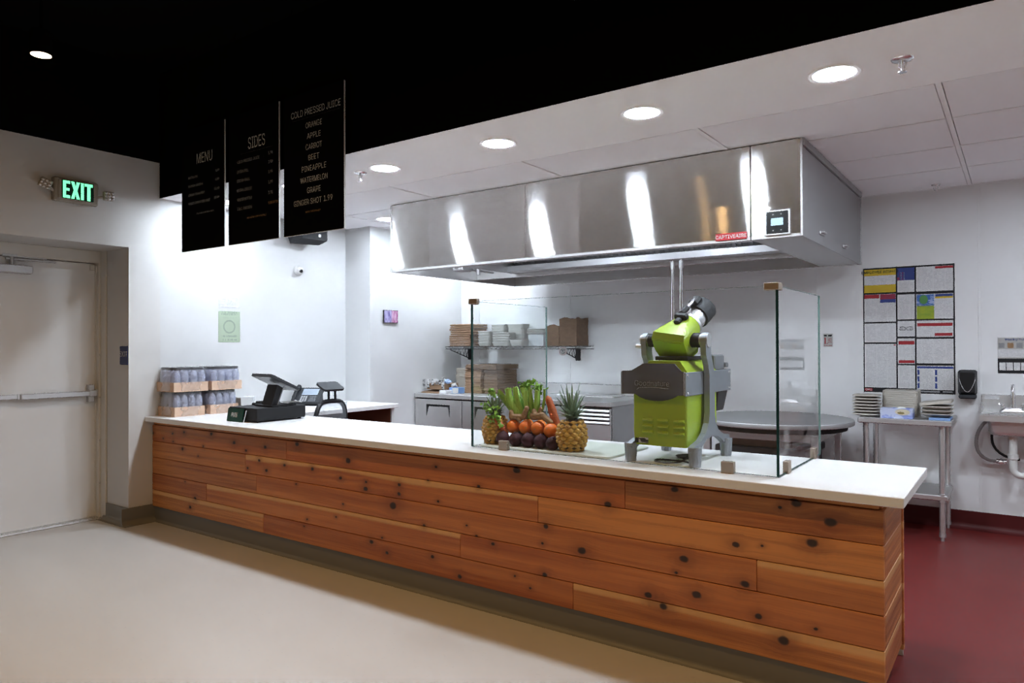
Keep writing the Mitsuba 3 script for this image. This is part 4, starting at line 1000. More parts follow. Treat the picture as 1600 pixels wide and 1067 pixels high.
def beet(x, y, z, r, label, grp, seed):
    k = thing('beet', label, 'beet', grp)
    R = np.random.default_rng(seed)
    m = trimesh.creation.icosphere(subdivisions=3)
    v = np.array(m.vertices)
    d = 1 + .10 * (meshkit.fbm(v * 1.6 + seed, 3, seed) - .5)
    v = v * d[:, None]
    tail = np.clip(v[:, 2] - .82, 0, 1)
    v[:, 2] += tail * .4
    v = v * r * [1, 1, 1.0]
    rot = Mx((x, y, z), rx=R.uniform(-.6, .6), ry=R.uniform(-.5, .5))
    mm = trimesh.Trimesh(v, m.faces, process=False)
    mm = moved(mm, rot)
    part(k, 'root', mm, 'mat_beet_skin', smooth=True)
    part(k, 'stem_stub', moved(cyl((0, 0, r * .95), (0, 0, r * 1.14), r * .22, 10, r * .16), rot), 'mat_beet_skin', smooth=40)
bx = [3.500, 3.584, 3.669, 3.752]
lab = 'dark purple beet in the bottom row of the produce pile'
beet(3.834, .235, ZT + .035, .037, 'dark purple beet nearest the right pineapple', None, 5)
for i, x in enumerate(bx):
    beet(x, .245 - (.008 if i == 0 else 0), ZT + .038, .039, f'dark purple beet, {ORD[i]} from the left in the bottom row of produce', 'beets in the bottom row', 20 + i)
for i, x in enumerate((3.54, 3.625, 3.71, 3.79)):
    beet(x, .335, ZT + .038, .038, f'dark purple beet, {ORD[i]} from the left in the hidden back row of produce', 'beets in the back row', 40 + i)
def orange(x, y, z, r, seed):
    k = thing('orange', f'bright orange, {ORD[(seed - 1) % 6]} from the left in the {"front row on the beets" if seed < 6 else "rear row under the ginger"}', 'orange', 'oranges resting on the beets')
    m = trimesh.creation.icosphere(subdivisions=3); v = np.array(m.vertices); v[:, 2] *= .93
    M = Mx((x, y, z), rx=.5 * seed, ry=.7 * seed, s=r)
    part(k, 'fruit', moved(trimesh.Trimesh(v, m.faces, process=False), M), 'mat_orange_peel', smooth=True)
    part(k, 'stem_button', moved(lathe([(.0, .955), (.09, .94), (.10, .90), (.0, .90)][::-1], 10), M), 'mat_ginger_skin', smooth=40)
for i, (x, z) in enumerate(((3.542, .985), (3.624, .985), (3.706, .985), (3.790, .978))):
    orange(x, .286, z, .0405 if i != 1 else .039, i + 1)
for i, x in enumerate((3.58, 3.665, 3.75)):
    orange(x, .368, .985, .039, i + 7)

def carrot(p0, p1, r0, label, seed):
    """p0 the thick crown end, p1 the tip"""
    k = thing('carrot', label, 'carrot')
    p0, p1 = np.array(p0), np.array(p1)
    t = np.linspace(0, 1, 26)
    R = np.random.default_rng(seed)
    rr = r0 * np.interp(t, [0, .03, .08, .6, .93, 1], [.55, .9, 1.0, .86, .66, .25]) * (1 + .05 * R.standard_normal(26))
    path = p0 + (p1 - p0) * t[:, None] + np.outer(np.sin(t * 3.1) * .006, [1, .3, .2])
    part(k, 'root', tube(path, rr, 14), 'mat_carrot_skin', smooth=40)
    d = (p0 - p1) / np.linalg.norm(p0 - p1)
    part(k, 'crown_stub', cyl(p0 - d * .004, p0 + d * .008, r0 * .4, 10, r0 * .3), 'mat_celery', smooth=40)
carrot((3.808, .325, .965), (3.748, .315, 1.165), .027, 'orange carrot standing on end, leaning left beside the right pineapple', 2)
carrot((3.425, .245, 1.035), (3.512, .262, .935), .022, 'orange carrot slanting down beside the left pineapple', 4)

def ginger(c, pieces, label, seed):
    k = thing('ginger_root', label, 'ginger')
    ms = []
    c = np.array(c)
    import manifold3d as m3
    tot = None
    for (a, b, ra, rb_) in pieces:
        sa = m3.Manifold.sphere(ra, 20).translate(tuple(np.array(a) + c)); sb = m3.Manifold.sphere(rb_, 20).translate(tuple(np.array(b) + c))
        h = m3.Manifold.batch_hull([sa, sb])
        tot = h if tot is None else tot + h
    tot = tot.refine_to_length(.006)
    mm = tot.to_mesh(); v = np.array(mm.vert_properties[:, :3], float); f = np.array(mm.tri_verts)
    tm = trimesh.Trimesh(v, f); trimesh.smoothing.filter_taubin(tm, iterations=8)
    n = tm.vertex_normals
    tm.vertices = tm.vertices + n * ((meshkit.fbm(np.array(tm.vertices) * 90, 3, seed) - .5) * .004)[:, None]
    scene[k] = ply(tm, 'mat_ginger_skin', smooth=True)
ginger((3.56, .285, 1.038), [((-.03, 0, .0), (.05, 0, .005), .018, .017), ((-.03, 0, 0), (-.035, .0, .03), .018, .013), ((.05, 0, .005), (.072, 0, .055), .016, .014), ((.02, 0, 0), (.03, -.01, -.012), .017, .013)], 'knobbly ginger root with one finger pointing up, left on the oranges', 1)
ginger((3.70, .295, 1.035), [((-.03, 0, .015), (.03, 0, .02), .022, .022), ((.03, 0, .02), (.085, 0, -.012), .020, .015), ((-.02, 0, .02), (-.025, .0, .045), .018, .013), ((.01, 0, .03), (.02, .0, .06), .014, .010)], 'knobbly ginger root lying right on the oranges', 2)

def stalk(base, tip, w, cut=True, bend=.02, seed=0):
    base, tip = np.array(base), np.array(tip)
    R = np.random.default_rng(seed)
    t = np.linspace(0, 1, 10)
    path = base + (tip - base) * t[:, None] + np.outer(np.sin(t * math.pi) * bend, [R.uniform(-1, 1), -.4, 0])
    ax = (tip - base) / np.linalg.norm(tip - base)
    th = R.uniform(-.9, .3)
    side = np.array([math.cos(th), math.sin(th), 0]); side -= ax * (side @ ax); side /= np.linalg.norm(side)
    out = np.cross(ax, side); out /= np.linalg.norm(out)
    if out[1] > 0: out = -out
    prof = [(-1, .25), (-.75, .62), (-.4, .92), (0, 1.02), (.4, .92), (.75, .62), (1, .25), (.72, .22), (.3, .42), (0, .48), (-.3, .42), (-.72, .22)]
    prof = np.array(prof); n = len(prof)
    V = []
    for i, p in enumerate(path):
        s = w * (1.0 - .12 * t[i])
        V.append(p + prof[:, :1] * s * side + (prof[:, 1:] - .5) * s * .9 * out)
    V = np.vstack(V)
    Fc = []
    for i in range(9):
        for j in range(n):
            a, b = i * n + j, i * n + (j + 1) % n
            Fc += [[a, b, b + n], [a, b + n, a + n]]
    capv = len(V); V = np.vstack([V, path[-1], path[0]])
    cf = []
    for j in range(n):
        cf.append([9 * n + j, 9 * n + (j + 1) % n, capv]); Fc.append([(j + 1) % n, j, capv + 1])
    Vc = V[9 * n:9 * n + n]
    cap = trimesh.Trimesh(np.vstack([Vc, path[-1]]) + ax * .0006, [[j, (j + 1) % n, n] for j in range(n)], process=False)
    return trimesh.Trimesh(V, Fc, process=False), cap
def leaf_cluster(c, r, n, seed):
    R = np.random.default_rng(seed)
    ms = []
    for i in range(n):
        q = np.array(c) + R.normal(0, 1, 3) * r * [1, .6, 1]
        a = R.uniform(0, 6.28)
        s = R.uniform(.010, .020)
        pts = []
        for j in range(9):
            b = j / 9 * 2 * math.pi
            rad = s * (1 if j % 2 == 0 else .55)
            pts.append((rad * math.cos(b), rad * math.sin(b), R.uniform(-.004, .004)))
        V = np.vstack([pts, [(0, 0, .003)]])
        Fc = [[j, (j + 1) % 9, 9] for j in range(9)]
        ms.append(moved(trimesh.Trimesh(V, Fc, process=False), Mx(q, rx=R.uniform(-1.2, 1.2) + .8, ry=R.uniform(-.7, .7), rz=a)))
    return ms
def celery(label, stalks, leaves, seed):
    k = thing('celery_bunch', label, 'celery')
    for i, (b, t, w) in enumerate(stalks):
        m, c = stalk(b, t, w, seed=seed * 50 + i)
        pk = part(k, 'stalk', m, 'mat_celery', smooth=50)
        scene[pk + '__cut_end'] = ply(c, 'mat_celery_cut')
    for i, (c, r, n) in enumerate(leaves):
        part(k, 'leaf_cluster', cat(leaf_cluster(c, r, n, seed * 31 + i)), 'mat_celery_leaf', smooth=True, kind='stuff')
zz = 1.030
celery('left bunch of cut celery stalks with leaves drooping left',
       [((3.535, .335, zz), (3.405, .325, 1.168), .022), ((3.545, .325, zz), (3.425, .300, 1.185), .021), ((3.560, .33, zz), (3.445, .345, 1.190), .022), ((3.570, .31, zz), (3.490, .300, 1.195), .028), ((3.585, .325, zz), (3.520, .325, 1.200), .026), ((3.560, .36, zz), (3.480, .38, 1.20), .022), ((3.59, .36, zz), (3.53, .39, 1.21), .022)],
       [((3.375, .300, 1.17), .014, 18), ((3.430, .235, 1.045), .028, 34), ((3.385, .245, 1.085), .022, 22), ((3.46, .24, 1.02), .018, 14)], 1)
celery('right bunch of cut celery stalks with tiny leaves on top',
       [((3.615, .32, zz), (3.575, .315, 1.205), .020), ((3.630, .33, zz), (3.600, .345, 1.215), .020), ((3.640, .31, zz), (3.618, .300, 1.190), .017), ((3.650, .32, zz), (3.640, .315, 1.200), .018), ((3.660, .33, zz), (3.668, .335, 1.205), .018), ((3.668, .315, zz), (3.690, .305, 1.195), .017), ((3.675, .34, zz), (3.712, .345, 1.200), .018), ((3.645, .36, zz), (3.630, .385, 1.22), .018), ((3.61, .36, zz), (3.560, .38, 1.215), .02)],
       [((3.585, .33, 1.222), .014, 16), ((3.620, .33, 1.235), .008, 8), ((3.695, .32, 1.205), .014, 14), ((3.655, .33, 1.215), .012, 10)], 2)

# ================================================================== worktop fridge
RX0, RX1, RY0, RZ = .392, 2.835, 2.80, .925
rk = thing('worktop_fridge', 'low stainless worktop fridge along the back wall under the wire shelf', 'fridge')
part(rk, 'worktop', cat(cbox(RX0, RX1 + .008, RY0 - .012, YB - .004, RZ - .045, RZ, .004)), 'mat_steel', label='steel worktop')
part(rk, 'backsplash', cbox(RX0, RX1 + .008, YB - .045, YB - .006, RZ, RZ + .115, .004), 'mat_steel')
part(rk, 'cabinet', cbox(RX0 + .004, RX1, RY0 + .035, YB - .03, .12, RZ - .046, .003), 'mat_steel_dull')
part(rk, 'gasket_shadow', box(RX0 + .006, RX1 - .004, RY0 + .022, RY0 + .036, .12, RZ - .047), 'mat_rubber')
def fdoor(xa, xb):
    z0, z1 = .13, RZ - .060
    P = Polygon([(xa, z0), (xb, z0), (xb, z1), (xa, z1)])
    hx0, hx1, hz1 = xa + .165, xb - .165, z1 - .055
    hole = Polygon([(hx0, hz1 - .125), (hx0, hz1), (hx1, hz1), (hx1, hz1 - .125), (hx1 - .006, hz1 - .125), (hx1 - .026, hz1 - .022), (hx0 + .040, hz1 - .022), (hx0 + .008, hz1 - .125)])
    dkk = part(rk, 'door', extr(P.difference(hole), .020, 'y', RY0), 'mat_steel')
    scene[dkk + '__handle_recess'] = ply(extr(hole.buffer(.001), .006, 'y', RY0 + .014), 'mat_rubber')
    scene[dkk + '__handle_plate'] = ply(extr(Polygon([(hx0 + .04, hz1 - .022), (hx1 - .026, hz1 - .022), (hx1 - .006, hz1 - .125), (hx0 + .008, hz1 - .125)]), .003, 'y', RY0 - .002), 'mat_steel')
for a, b in ((RX0 + .006, 1.068), (1.076, 1.745), (1.753, 2.405)):
    fdoor(a, b)
part(rk, 'machine_panel', cat(box(2.413, RX1 - .004, RY0 + .004, RY0 + .02, .13, .712), box(2.413, 2.445, RY0 + .004, RY0 + .02, .712, RZ - .06), box(2.825 - .004, RX1 - .004, RY0 + .004, RY0 + .02, .712, RZ - .06)), 'mat_steel')
for i in range(4):
    z = .720 + i * .037
    part(rk, 'louver_slat', extr(Polygon([(RY0 + .002, z + .022), (RY0 - .006, z + .006), (RY0 - .006, z), (RY0 + .018, z + .010), (RY0 + .018, z + .022)]), .376, 'x', 2.445), 'mat_steel')
for x in (RX0 + .08, RX1 - .08):
    for y in (RY0 + .1, YB - .12):
        part(rk, 'caster', cat(cyl((x, y - .0, .05), (x, y, .125), .02, 12), cyl((x - .015, y, .05), (x + .015, y, .05), .05, 18)), 'mat_rubber', smooth=40)
single('steel_lid', cat(cbox(1.95, 2.60, 3.30, YB - .06, RZ, RZ + .012, .004), cbox(1.95, 2.60, 3.28, 3.30, RZ, RZ + .02, .004)), 'mat_steel', 'flat steel lid lying on the worktop fridge behind the right pineapple', 'lid')

# things on the fridge top
k = thing('carton', 'open brown carton with striped white tags on the fridge corner', 'carton')
part(k, 'carton_body', cat(cbox(.46, .72, 2.92, 3.16, RZ + .040, RZ + .105, .002)), 'mat_kraft')
part(k, 'carton_flap', hull([(.42, 2.87, RZ + .002), (.70, 2.87, RZ + .002), (.70, 3.14, RZ + .03), (.42, 3.14, RZ + .03), (.42, 2.87, RZ + .010), (.70, 2.87, RZ + .012), (.70, 3.14, RZ + .040), (.42, 3.14, RZ + .040)]), 'mat_kraft', label='torn lower flap')
for i, (x, z, h, r) in enumerate(((.44, .06, .09, .1), (.50, .055, .10, .2), (.565, .085, .07, .5), (.62, .10, .06, .3), (.665, .095, .06, .6), (.735, .045, .13, .25))):
    m, _ = grid(3, 9, lambda u, v: np.stack([(u - .5) * .042 + v * h * r * .4, -.012 * np.sin(v * 2.6), v * h], -1))
    m2 = cat(m)
    part(k, 'paper_tag', moved(m2, Mx((x, 2.905 - (i == 5) * .02, RZ + z))), 'mat_label_print', smooth=True, label='white tag with black print')
single('flat_package', cbox(.70, .79, 2.86, 2.98, RZ, RZ + .038, .004), 'mat_small_print', 'flat white printed package in front of the open carton', 'package')
k = thing('tissue_box', 'pale blue and white tissue box with a tissue showing', 'tissue box')
part(k, 'box_body', cbox(.745, .880, 2.97, 3.08, RZ, RZ + .065, .003), 'mat_print_lightblue')
part(k, 'box_panel', cbox(.795, .8795, 2.968, 2.971, RZ + .004, RZ + .062, .001), 'mat_white_paper')
part(k, 'tissue', hull([(.76, 2.99, RZ + .064), (.83, 3.03, RZ + .064), (.75, 3.0, RZ + .10), (.80, 3.02, RZ + .115), (.82, 2.99, RZ + .09)]), 'mat_white_paper')
bb = sphere((0, 0, 0), 1.0, 3)
bb.vertices = np.array(bb.vertices) * (1 + .9 * (meshkit.fbm(np.array(bb.vertices) * 2.6, 3, 4) - .5))[:, None] * [.045, .03, .026] + [.715, 2.98, RZ + .128]
plast('pale_blue', (.42, .55, .78), .3)
single('blue_bag', bb, 'mat_pale_blue', 'small pale blue crumpled plastic bag on top of the carton', 'bag', smooth=25)
plast('beige_pulp', (.60, .55, .47), .6)
n = 11
for i in range(n):
    z = RZ + .0245 * i
    jx, jy = rng.uniform(-.006, .006, 2)
    single('pulp_tray', rbox(.62 + jx, .93 + jx, 3.22 + jy, 3.50 + jy, z, z + .0242, .03, 3, 2), 'mat_beige_pulp', f'grey beige pulp tray, {ORD[i]} from the bottom of the stack left of the bag bundles', 'tray', 'pulp trays stacked on the fridge', smooth=40)
def bundle(x0, x1, y0, y1, z0, z1, sheets, label, seed, m='mat_kraft', cat_='bag bundle', name='bag_bundle', grp=None):
    R = np.random.default_rng(seed)
    k = thing(name, label, cat_, grp)
    h = (z1 - z0) / sheets
    for i in range(sheets):
        a, b, c, d = R.uniform(-.008, .008, 4)
        q = hull([(x0 + a + R.uniform(-.003, .003), y0 + c, z0 + h * i + .0004), (x1 + b, y0 + d, z0 + h * i + .0004), (x1 + b, y1 + c, z0 + h * i + .0004), (x0 + a, y1 + d, z0 + h * i + .0004),
                  (x0 + a, y0 + c - .002, z0 + h * (i + .55)), (x1 + b, y0 + d - .002, z0 + h * (i + .55)), (x0 + a, y1 + d, z0 + h * (i + .9)), (x1 + b, y1, z0 + h * (i + .9)), (x0 + a + .005, y0 + c + .004, z0 + h * (i + .98)), (x1 + b - .005, y0 + d + .004, z0 + h * (i + .98))])
        part(k, 'paper_bag', q, m)
    return k
bundle(.845, 1.07, 3.13, 3.50, RZ, RZ + .145, 6, 'lower bundle of brown paper bags on the fridge, behind the left glass edge', 1)
bundle(.845, 1.07, 3.13, 3.50, RZ + .1455, RZ + .265, 5, 'upper bundle of brown paper bags on the fridge, behind the left glass edge', 2)
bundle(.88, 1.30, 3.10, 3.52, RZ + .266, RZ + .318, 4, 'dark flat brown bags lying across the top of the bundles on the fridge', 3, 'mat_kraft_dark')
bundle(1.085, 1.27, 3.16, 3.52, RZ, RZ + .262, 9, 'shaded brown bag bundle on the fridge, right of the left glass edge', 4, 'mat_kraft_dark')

# ------------------------------------------------------------------ wire shelf
SZ, SY0, SX0, SX1 = 1.445, 3.25, .45, 2.215
wk = thing('wire_shelf', 'black wire wall shelf holding takeout containers and paper bags', 'shelf')
part(wk, 'shelf_frame', cat(*[tube([(SX0, y, z), (SX1, y, z)], .004, 6) for y, z in ((SY0, SZ - .006), (SY0, SZ - .032), (YB - .02, SZ - .006))], *[tube([(x, SY0, z), (x, YB - .02, z)], .004, 6) for x in (SX0, SX1) for z in (SZ - .006, SZ - .032)],
     tube([(SX0 + i * (SX1 - SX0) / 60, SY0, SZ - .006 - .026 * (i % 2)) for i in range(61)], .0025, 5)), 'mat_black_satin')
for i in range(34):
    x = SX0 + .02 + (SX1 - SX0 - .04) * i / 33
    part(wk, 'shelf_wire', tube([(x, SY0, SZ - .0035), (x, YB - .02, SZ - .0035)], .0022, 5), 'mat_black_satin')
for x in (.53, 2.02):
    bk = part(wk, 'wall_bracket', cat(cbox(x - .028, x + .028, YB - .022, YB - .002, SZ - .16, SZ - .03, .003), tube([(x, YB - .02, SZ - .145), (x, SY0 + .01, SZ - .045)], .005, 6), tube([(x, YB - .02, SZ - .03), (x, SY0, SZ - .03)], .005, 6), tube([(x, SY0 + .0, SZ - .045), (x, SY0 + .0, SZ - .02)], .005, 6),
        *[tube([(x, YB - .05 - .055 * i, SZ - .03), (x, YB - .075 - .055 * i, SZ - .135 + .0165 * i)], .0028, 5) for i in range(5)], *[tube([(x, YB - .10 - .055 * i, SZ - .03), (x, YB - .075 - .055 * i, SZ - .135 + .0165 * i)], .0028, 5) for i in range(5)]), 'mat_black_satin')
k = thing('round_tag', 'round white tag with a black mark hanging from the wire shelf', 'tag')
part(k, 'tag_disc', cyl((2.055, SY0 - .010, SZ - .055), (2.055, SY0 - .004, SZ - .055), .046, 32), 'mat_white_paper')
part(k, 'tag_mark', cat(*[box(*q) for q in ()], tube([(2.055 + .027 * math.cos(t), SY0 - .0112, SZ - .055 + .027 * math.sin(t)) for t in np.linspace(0, 2 * math.pi, 30)], .0022, 6), tube([(2.036, SY0 - .0112, SZ - .037), (2.074, SY0 - .0112, SZ - .075)], .0025, 6), tube([(2.043, SY0 - .0112, SZ - .072), (2.060, SY0 - .0112, SZ - .036)], .0022, 6), tube([(2.046, SY0 - .0112, SZ - .050), (2.070, SY0 - .0112, SZ - .046)], .0022, 6)), 'mat_print_black')
part(k, 'tag_ring', tube([(2.055 + .041 * math.cos(t), SY0 - .0112, SZ - .055 + .041 * math.sin(t)) for t in np.linspace(0, 2 * math.pi, 36)], .0012, 5), 'mat_print_red')

def stack(x0, x1, y0, y1, z0, hs, label, grp, name='takeout_container', cat_='container', m='mat_pulp_white', r=.03, flare=.012):
    z = z0
    for i, h in enumerate(hs):
        jx, jy = rng.uniform(-.003, .003, 2)
        a = rbox(x0 + jx + flare, x1 + jx - flare, y0 + jy + flare, y1 + jy - flare, z + .0004, z + h - .006, r, 3, 2)
        b = rbox(x0 + jx, x1 + jx, y0 + jy, y1 + jy, z + h - .008, z + h - .0004, r, 3, 2)
        k = thing(name, label if len(hs) == 1 else label.replace(' in the ', f', {ORD[i]} from bottom of ').replace(' on the translucent bin', f', {ORD[i]} from bottom on the translucent bin'), cat_, grp)
        part(k, 'container_body', hull(np.vstack([np.array(a.vertices), np.array(b.vertices)[np.array(b.vertices)[:, 2] < z + h - .007]])), m, smooth=40)
        part(k, 'container_rim', b, m, smooth=40)
        z += h
    return z
plast('pulp_white', (.80, .79, .74), .5)
g = 'white takeout containers on the wire shelf'
stack(.900, 1.085, 3.27, 3.43, SZ, [.048] * 1 + [.030] * 4, 'white takeout container in the left front stack on the wire shelf', 'left front stack on the wire shelf')
stack(1.100, 1.345, 3.27, 3.43, SZ, [.045] + [.026] * 4, 'white takeout container in the middle front stack on the wire shelf', 'middle front stack on the wire shelf')
stack(.955, 1.16, 3.44, 3.59, SZ, [.045] * 4 + [.033] * 2, 'white takeout container in the tall rear left stack on the wire shelf', 'tall rear left stack on the wire shelf')
stack(1.190, 1.425, 3.44, 3.59, SZ, [.045] * 3 + [.055] * 2, 'white takeout container in the tall rear right stack on the wire shelf', 'tall rear right stack on the wire shelf')
stack(1.352, 1.54, 3.255, 3.40, SZ, [.066], 'single low cream bowl at the front edge of the wire shelf', None, 'paper_bowl', 'bowl')
k = thing('clear_bin', 'translucent plastic bin on the wire shelf under two white plates', 'bin')
part(k, 'bin_body', cat(box(1.50, 1.70, 3.42, 3.425, SZ, SZ + .125), box(1.50, 1.505, 3.425, 3.58, SZ, SZ + .125), box(1.695, 1.70, 3.425, 3.58, SZ, SZ + .125), box(1.505, 1.695, 3.58, 3.585, SZ, SZ + .125), box(1.505, 1.695, 3.425, 3.58, SZ, SZ + .004)), 'mat_clear_tub')
stack(1.47, 1.72, 3.41, 3.59, SZ + .126, [.020, .022, .020], 'flat white plate on the translucent bin', 'flat plates on the translucent bin', 'flat_plate', 'plate')
for i in range(10):
    x0 = .51 + rng.uniform(-.012, .012)
    z = SZ + i * .0255
    k = single('paper_bag_stack', hull([(x0, 3.27, z + .001), (x0 + .30, 3.27, z + .001), (x0 + .30, 3.58, z + .003), (x0, 3.58, z + .003), (x0 - .004, 3.265, z + .016), (x0 + .303, 3.265, z + .015), (x0, 3.58, z + .024), (x0 + .30, 3.58, z + .024), (x0 + .01, 3.275, z + .023), (x0 + .29, 3.275, z + .024)]), 'mat_kraft', f'flat brown paper bag, {ORD[i]} from the bottom of the stack left on the wire shelf', 'paper bag', 'flat paper bags stacked on the wire shelf')
def kbag(x0, x1, y0, y1, z0, z1, label):
    k = thing('kraft_bag', label, 'paper bag')
    ms = []
    t = .004
    def wall(a, b):
        m, _ = grid(10, 10, lambda u, v: np.stack([a[0] + (b[0] - a[0]) * u, a[1] + (b[1] - a[1]) * u, z0 + (z1 - z0) * v + .010 * v * np.sin(u * 7 + a[0] * 9)], -1))
        vv_ = np.array(m.vertices); nz = meshkit.fbm(vv_ * 14, 2, 4) - .5
        c = np.array([(x0 + x1) / 2, (y0 + y1) / 2])
        vv_[:, :2] += (vv_[:, :2] - c) * (nz * .10)[:, None]
        m.vertices = vv_
        return m
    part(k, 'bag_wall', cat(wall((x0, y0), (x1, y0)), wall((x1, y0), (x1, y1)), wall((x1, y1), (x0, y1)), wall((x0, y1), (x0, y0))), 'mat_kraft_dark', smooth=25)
    part(k, 'bag_fold', cat(box(x0 + .01, x1 - .01, y0 + .01, y1 - .01, z0 + .0005, z0 + .004), box(x0 + .02, x1 - .02, y0 + .03, y0 + .034, z0 + .004, z1 - .02), box(x0 + .02, x1 - .02, y0 + .06, y0 + .064, z0 + .004, z1 - .02)), 'mat_kraft')
kbag(1.83, 1.985, 3.28, 3.50, SZ, SZ + .215, 'short open brown paper bag on the right end of the wire shelf')
kbag(1.99, 2.195, 3.28, 3.52, SZ, SZ + .285, 'tall open brown paper bag on the right end of the wire shelf')

# ================================================================== round table
tk = thing('round_table', 'round stainless table with square steel legs by the back wall', 'table')
TC, TR, TZ = (4.262, 2.880), .590, .862
rim = [(0, TZ - .038), (TR - .02, TZ - .038), (TR - .004, TZ - .036), (TR, TZ - .030), (TR, TZ - .006), (TR - .004, TZ), (TR - .05, TZ), (0, TZ - .001)]
part(tk, 'table_top', lathe(rim, 96, (TC[0], TC[1], 0)), 'mat_steel_dull', smooth=35)
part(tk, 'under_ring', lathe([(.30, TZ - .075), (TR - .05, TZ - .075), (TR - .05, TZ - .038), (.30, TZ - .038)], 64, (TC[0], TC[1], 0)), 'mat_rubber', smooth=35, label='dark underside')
fa = .40
cs_ = []
for i, (sx, sy) in enumerate(((-1, -1), (1, -1), (1, 1), (-1, 1))):
    x, y = TC[0] + sx * fa, TC[1] + sy * fa
    part(tk, 'leg', cbox(x - .025, x + .025, y - .025, y + .025, 0, TZ - .075, .004), 'mat_steel')
part(tk, 'apron', cat(cbox(TC[0] - fa, TC[0] + fa, TC[1] - fa - .02, TC[1] - fa + .02, TZ - .135, TZ - .076, .003), cbox(TC[0] - fa, TC[0] + fa, TC[1] + fa - .02, TC[1] + fa + .02, TZ - .135, TZ - .076, .003), cbox(TC[0] - fa - .02, TC[0] - fa + .02, TC[1] - fa + .02, TC[1] + fa - .02, TZ - .135, TZ - .076, .003), cbox(TC[0] + fa - .02, TC[0] + fa + .02, TC[1] - fa + .02, TC[1] + fa - .02, TZ - .135, TZ - .076, .003)), 'mat_steel')
part(tk, 'under_shelf', cbox(TC[0] - fa, TC[0] + fa, TC[1] - fa, TC[1] + fa, .26, .29, .004), 'mat_steel_dull')
single('dark_crate', cat(cbox(TC[0] - .34, TC[0] + .30, TC[1] - .33, TC[1] + .30, .291, .60, .01), cbox(TC[0] - .36, TC[0] + .32, TC[1] - .35, TC[1] + .32, .60, .66, .008)), 'mat_charcoal', 'dark lidded crate on the shelf under the round steel table', 'crate')
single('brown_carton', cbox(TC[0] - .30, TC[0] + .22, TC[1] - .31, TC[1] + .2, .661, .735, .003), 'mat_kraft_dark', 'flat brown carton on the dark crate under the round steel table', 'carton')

# ================================================================== work table
bk = thing('work_table', 'stainless work table with round legs holding the glove box', 'table')
WX0, WX1, WY0, WY1, WZ = 4.850, 5.472, 3.035, YB - .01, .885
part(bk, 'table_top', cbox(WX0, WX1, WY0, WY1, WZ - .042, WZ, .006), 'mat_steel')
part(bk, 'under_shelf', cbox(WX0 + .03, WX1 - .03, WY0 + .03, WY1 - .03, .295, .335, .006), 'mat_steel')
for x in (WX0 + .05, WX1 - .065):
    for y in (WY0 + .058, WY1 - .055):
        part(bk, 'leg', cyl((x, y, .03), (x, y, WZ - .04), .0205, 20), 'mat_steel', smooth=40)
        part(bk, 'leg_collar', cyl((x, y, .285), (x, y, .345), .028, 20), 'mat_alu', smooth=40)
        part(bk, 'foot', cat(cyl((x, y, .0), (x, y, .03), .013, 14), cyl((x, y, .028), (x, y, .055), .0225, 16)), 'mat_alu', smooth=40)
plast('clam_cream', (.82, .76, .66), .5)
stack(4.800, 4.985, 3.08, 3.30, WZ, [.024] * 7, 'cream takeout container in the left stack on the work table', 'cream container stack on the work table', 'takeout_container', 'container', 'mat_clam_cream', .03, .048)
k = thing('pulp_carton', 'tall pile of nested cream trays behind the glove box', 'tray pile')
for i in range(12):
    part(k, 'nested_tray', rbox(4.985 + .001 * (i % 3), 5.235 - .001 * (i % 2), 3.27, 3.52, WZ + .001 + i * .0165, WZ + .0168 + i * .0165, .035, 4, 2), 'mat_clam_cream', smooth=40)
k = thing('glove_box', 'blue and white printed glove box on the work table', 'glove box')
part(k, 'box_body', cbox(5.005, 5.222, 3.060, 3.19, WZ, WZ + .075, .002), 'mat_glove_print')
part(k, 'glove_cuff', hull([(5.11, 3.10, WZ + .074), (5.18, 3.10, WZ + .074), (5.12, 3.14, WZ + .074), (5.13, 3.11, WZ + .086), (5.16, 3.12, WZ + .086)]), 'mat_white_plastic')
for i, (h, t) in enumerate(((.030, 0), (.030, 0), (.022, 0))):
    z = WZ + .018 + i * .027
    k = thing('open_tray', f'cream takeout tray, {ORD[i]} from the bottom of the loose pile right on the work table', 'container', 'loose cream trays on the work table')
    scene[k] = ply(hull(np.vstack([np.array(rbox(5.30, 5.44, 3.14, 3.33, z, z + .012, .03, 3, 2).vertices), np.array(rbox(5.265, 5.468, 3.09, 3.37, z + .022, z + .0268, .03, 3, 2).vertices)])), 'mat_clam_cream', smooth=40)
single('open_tray', moved(rbox(-.105, .105, -.13, .13, 0, .020, .03, 3, 2), Mx((5.362, 3.25, WZ + .112), ry=math.radians(-8))), 'mat_clam_cream', 'cream tray lid lying tilted on the loose pile of trays', 'container', smooth=40)
single('blue_pad', cbox(5.325, 5.462, 3.060, 3.30, WZ, WZ + .0175, .003), 'mat_print_lightblue' if False else 'mat_print_blue2' if False else 'mat_print_lightblue', 'flat blue wrapped pack beneath the loose cream trays', 'pack')

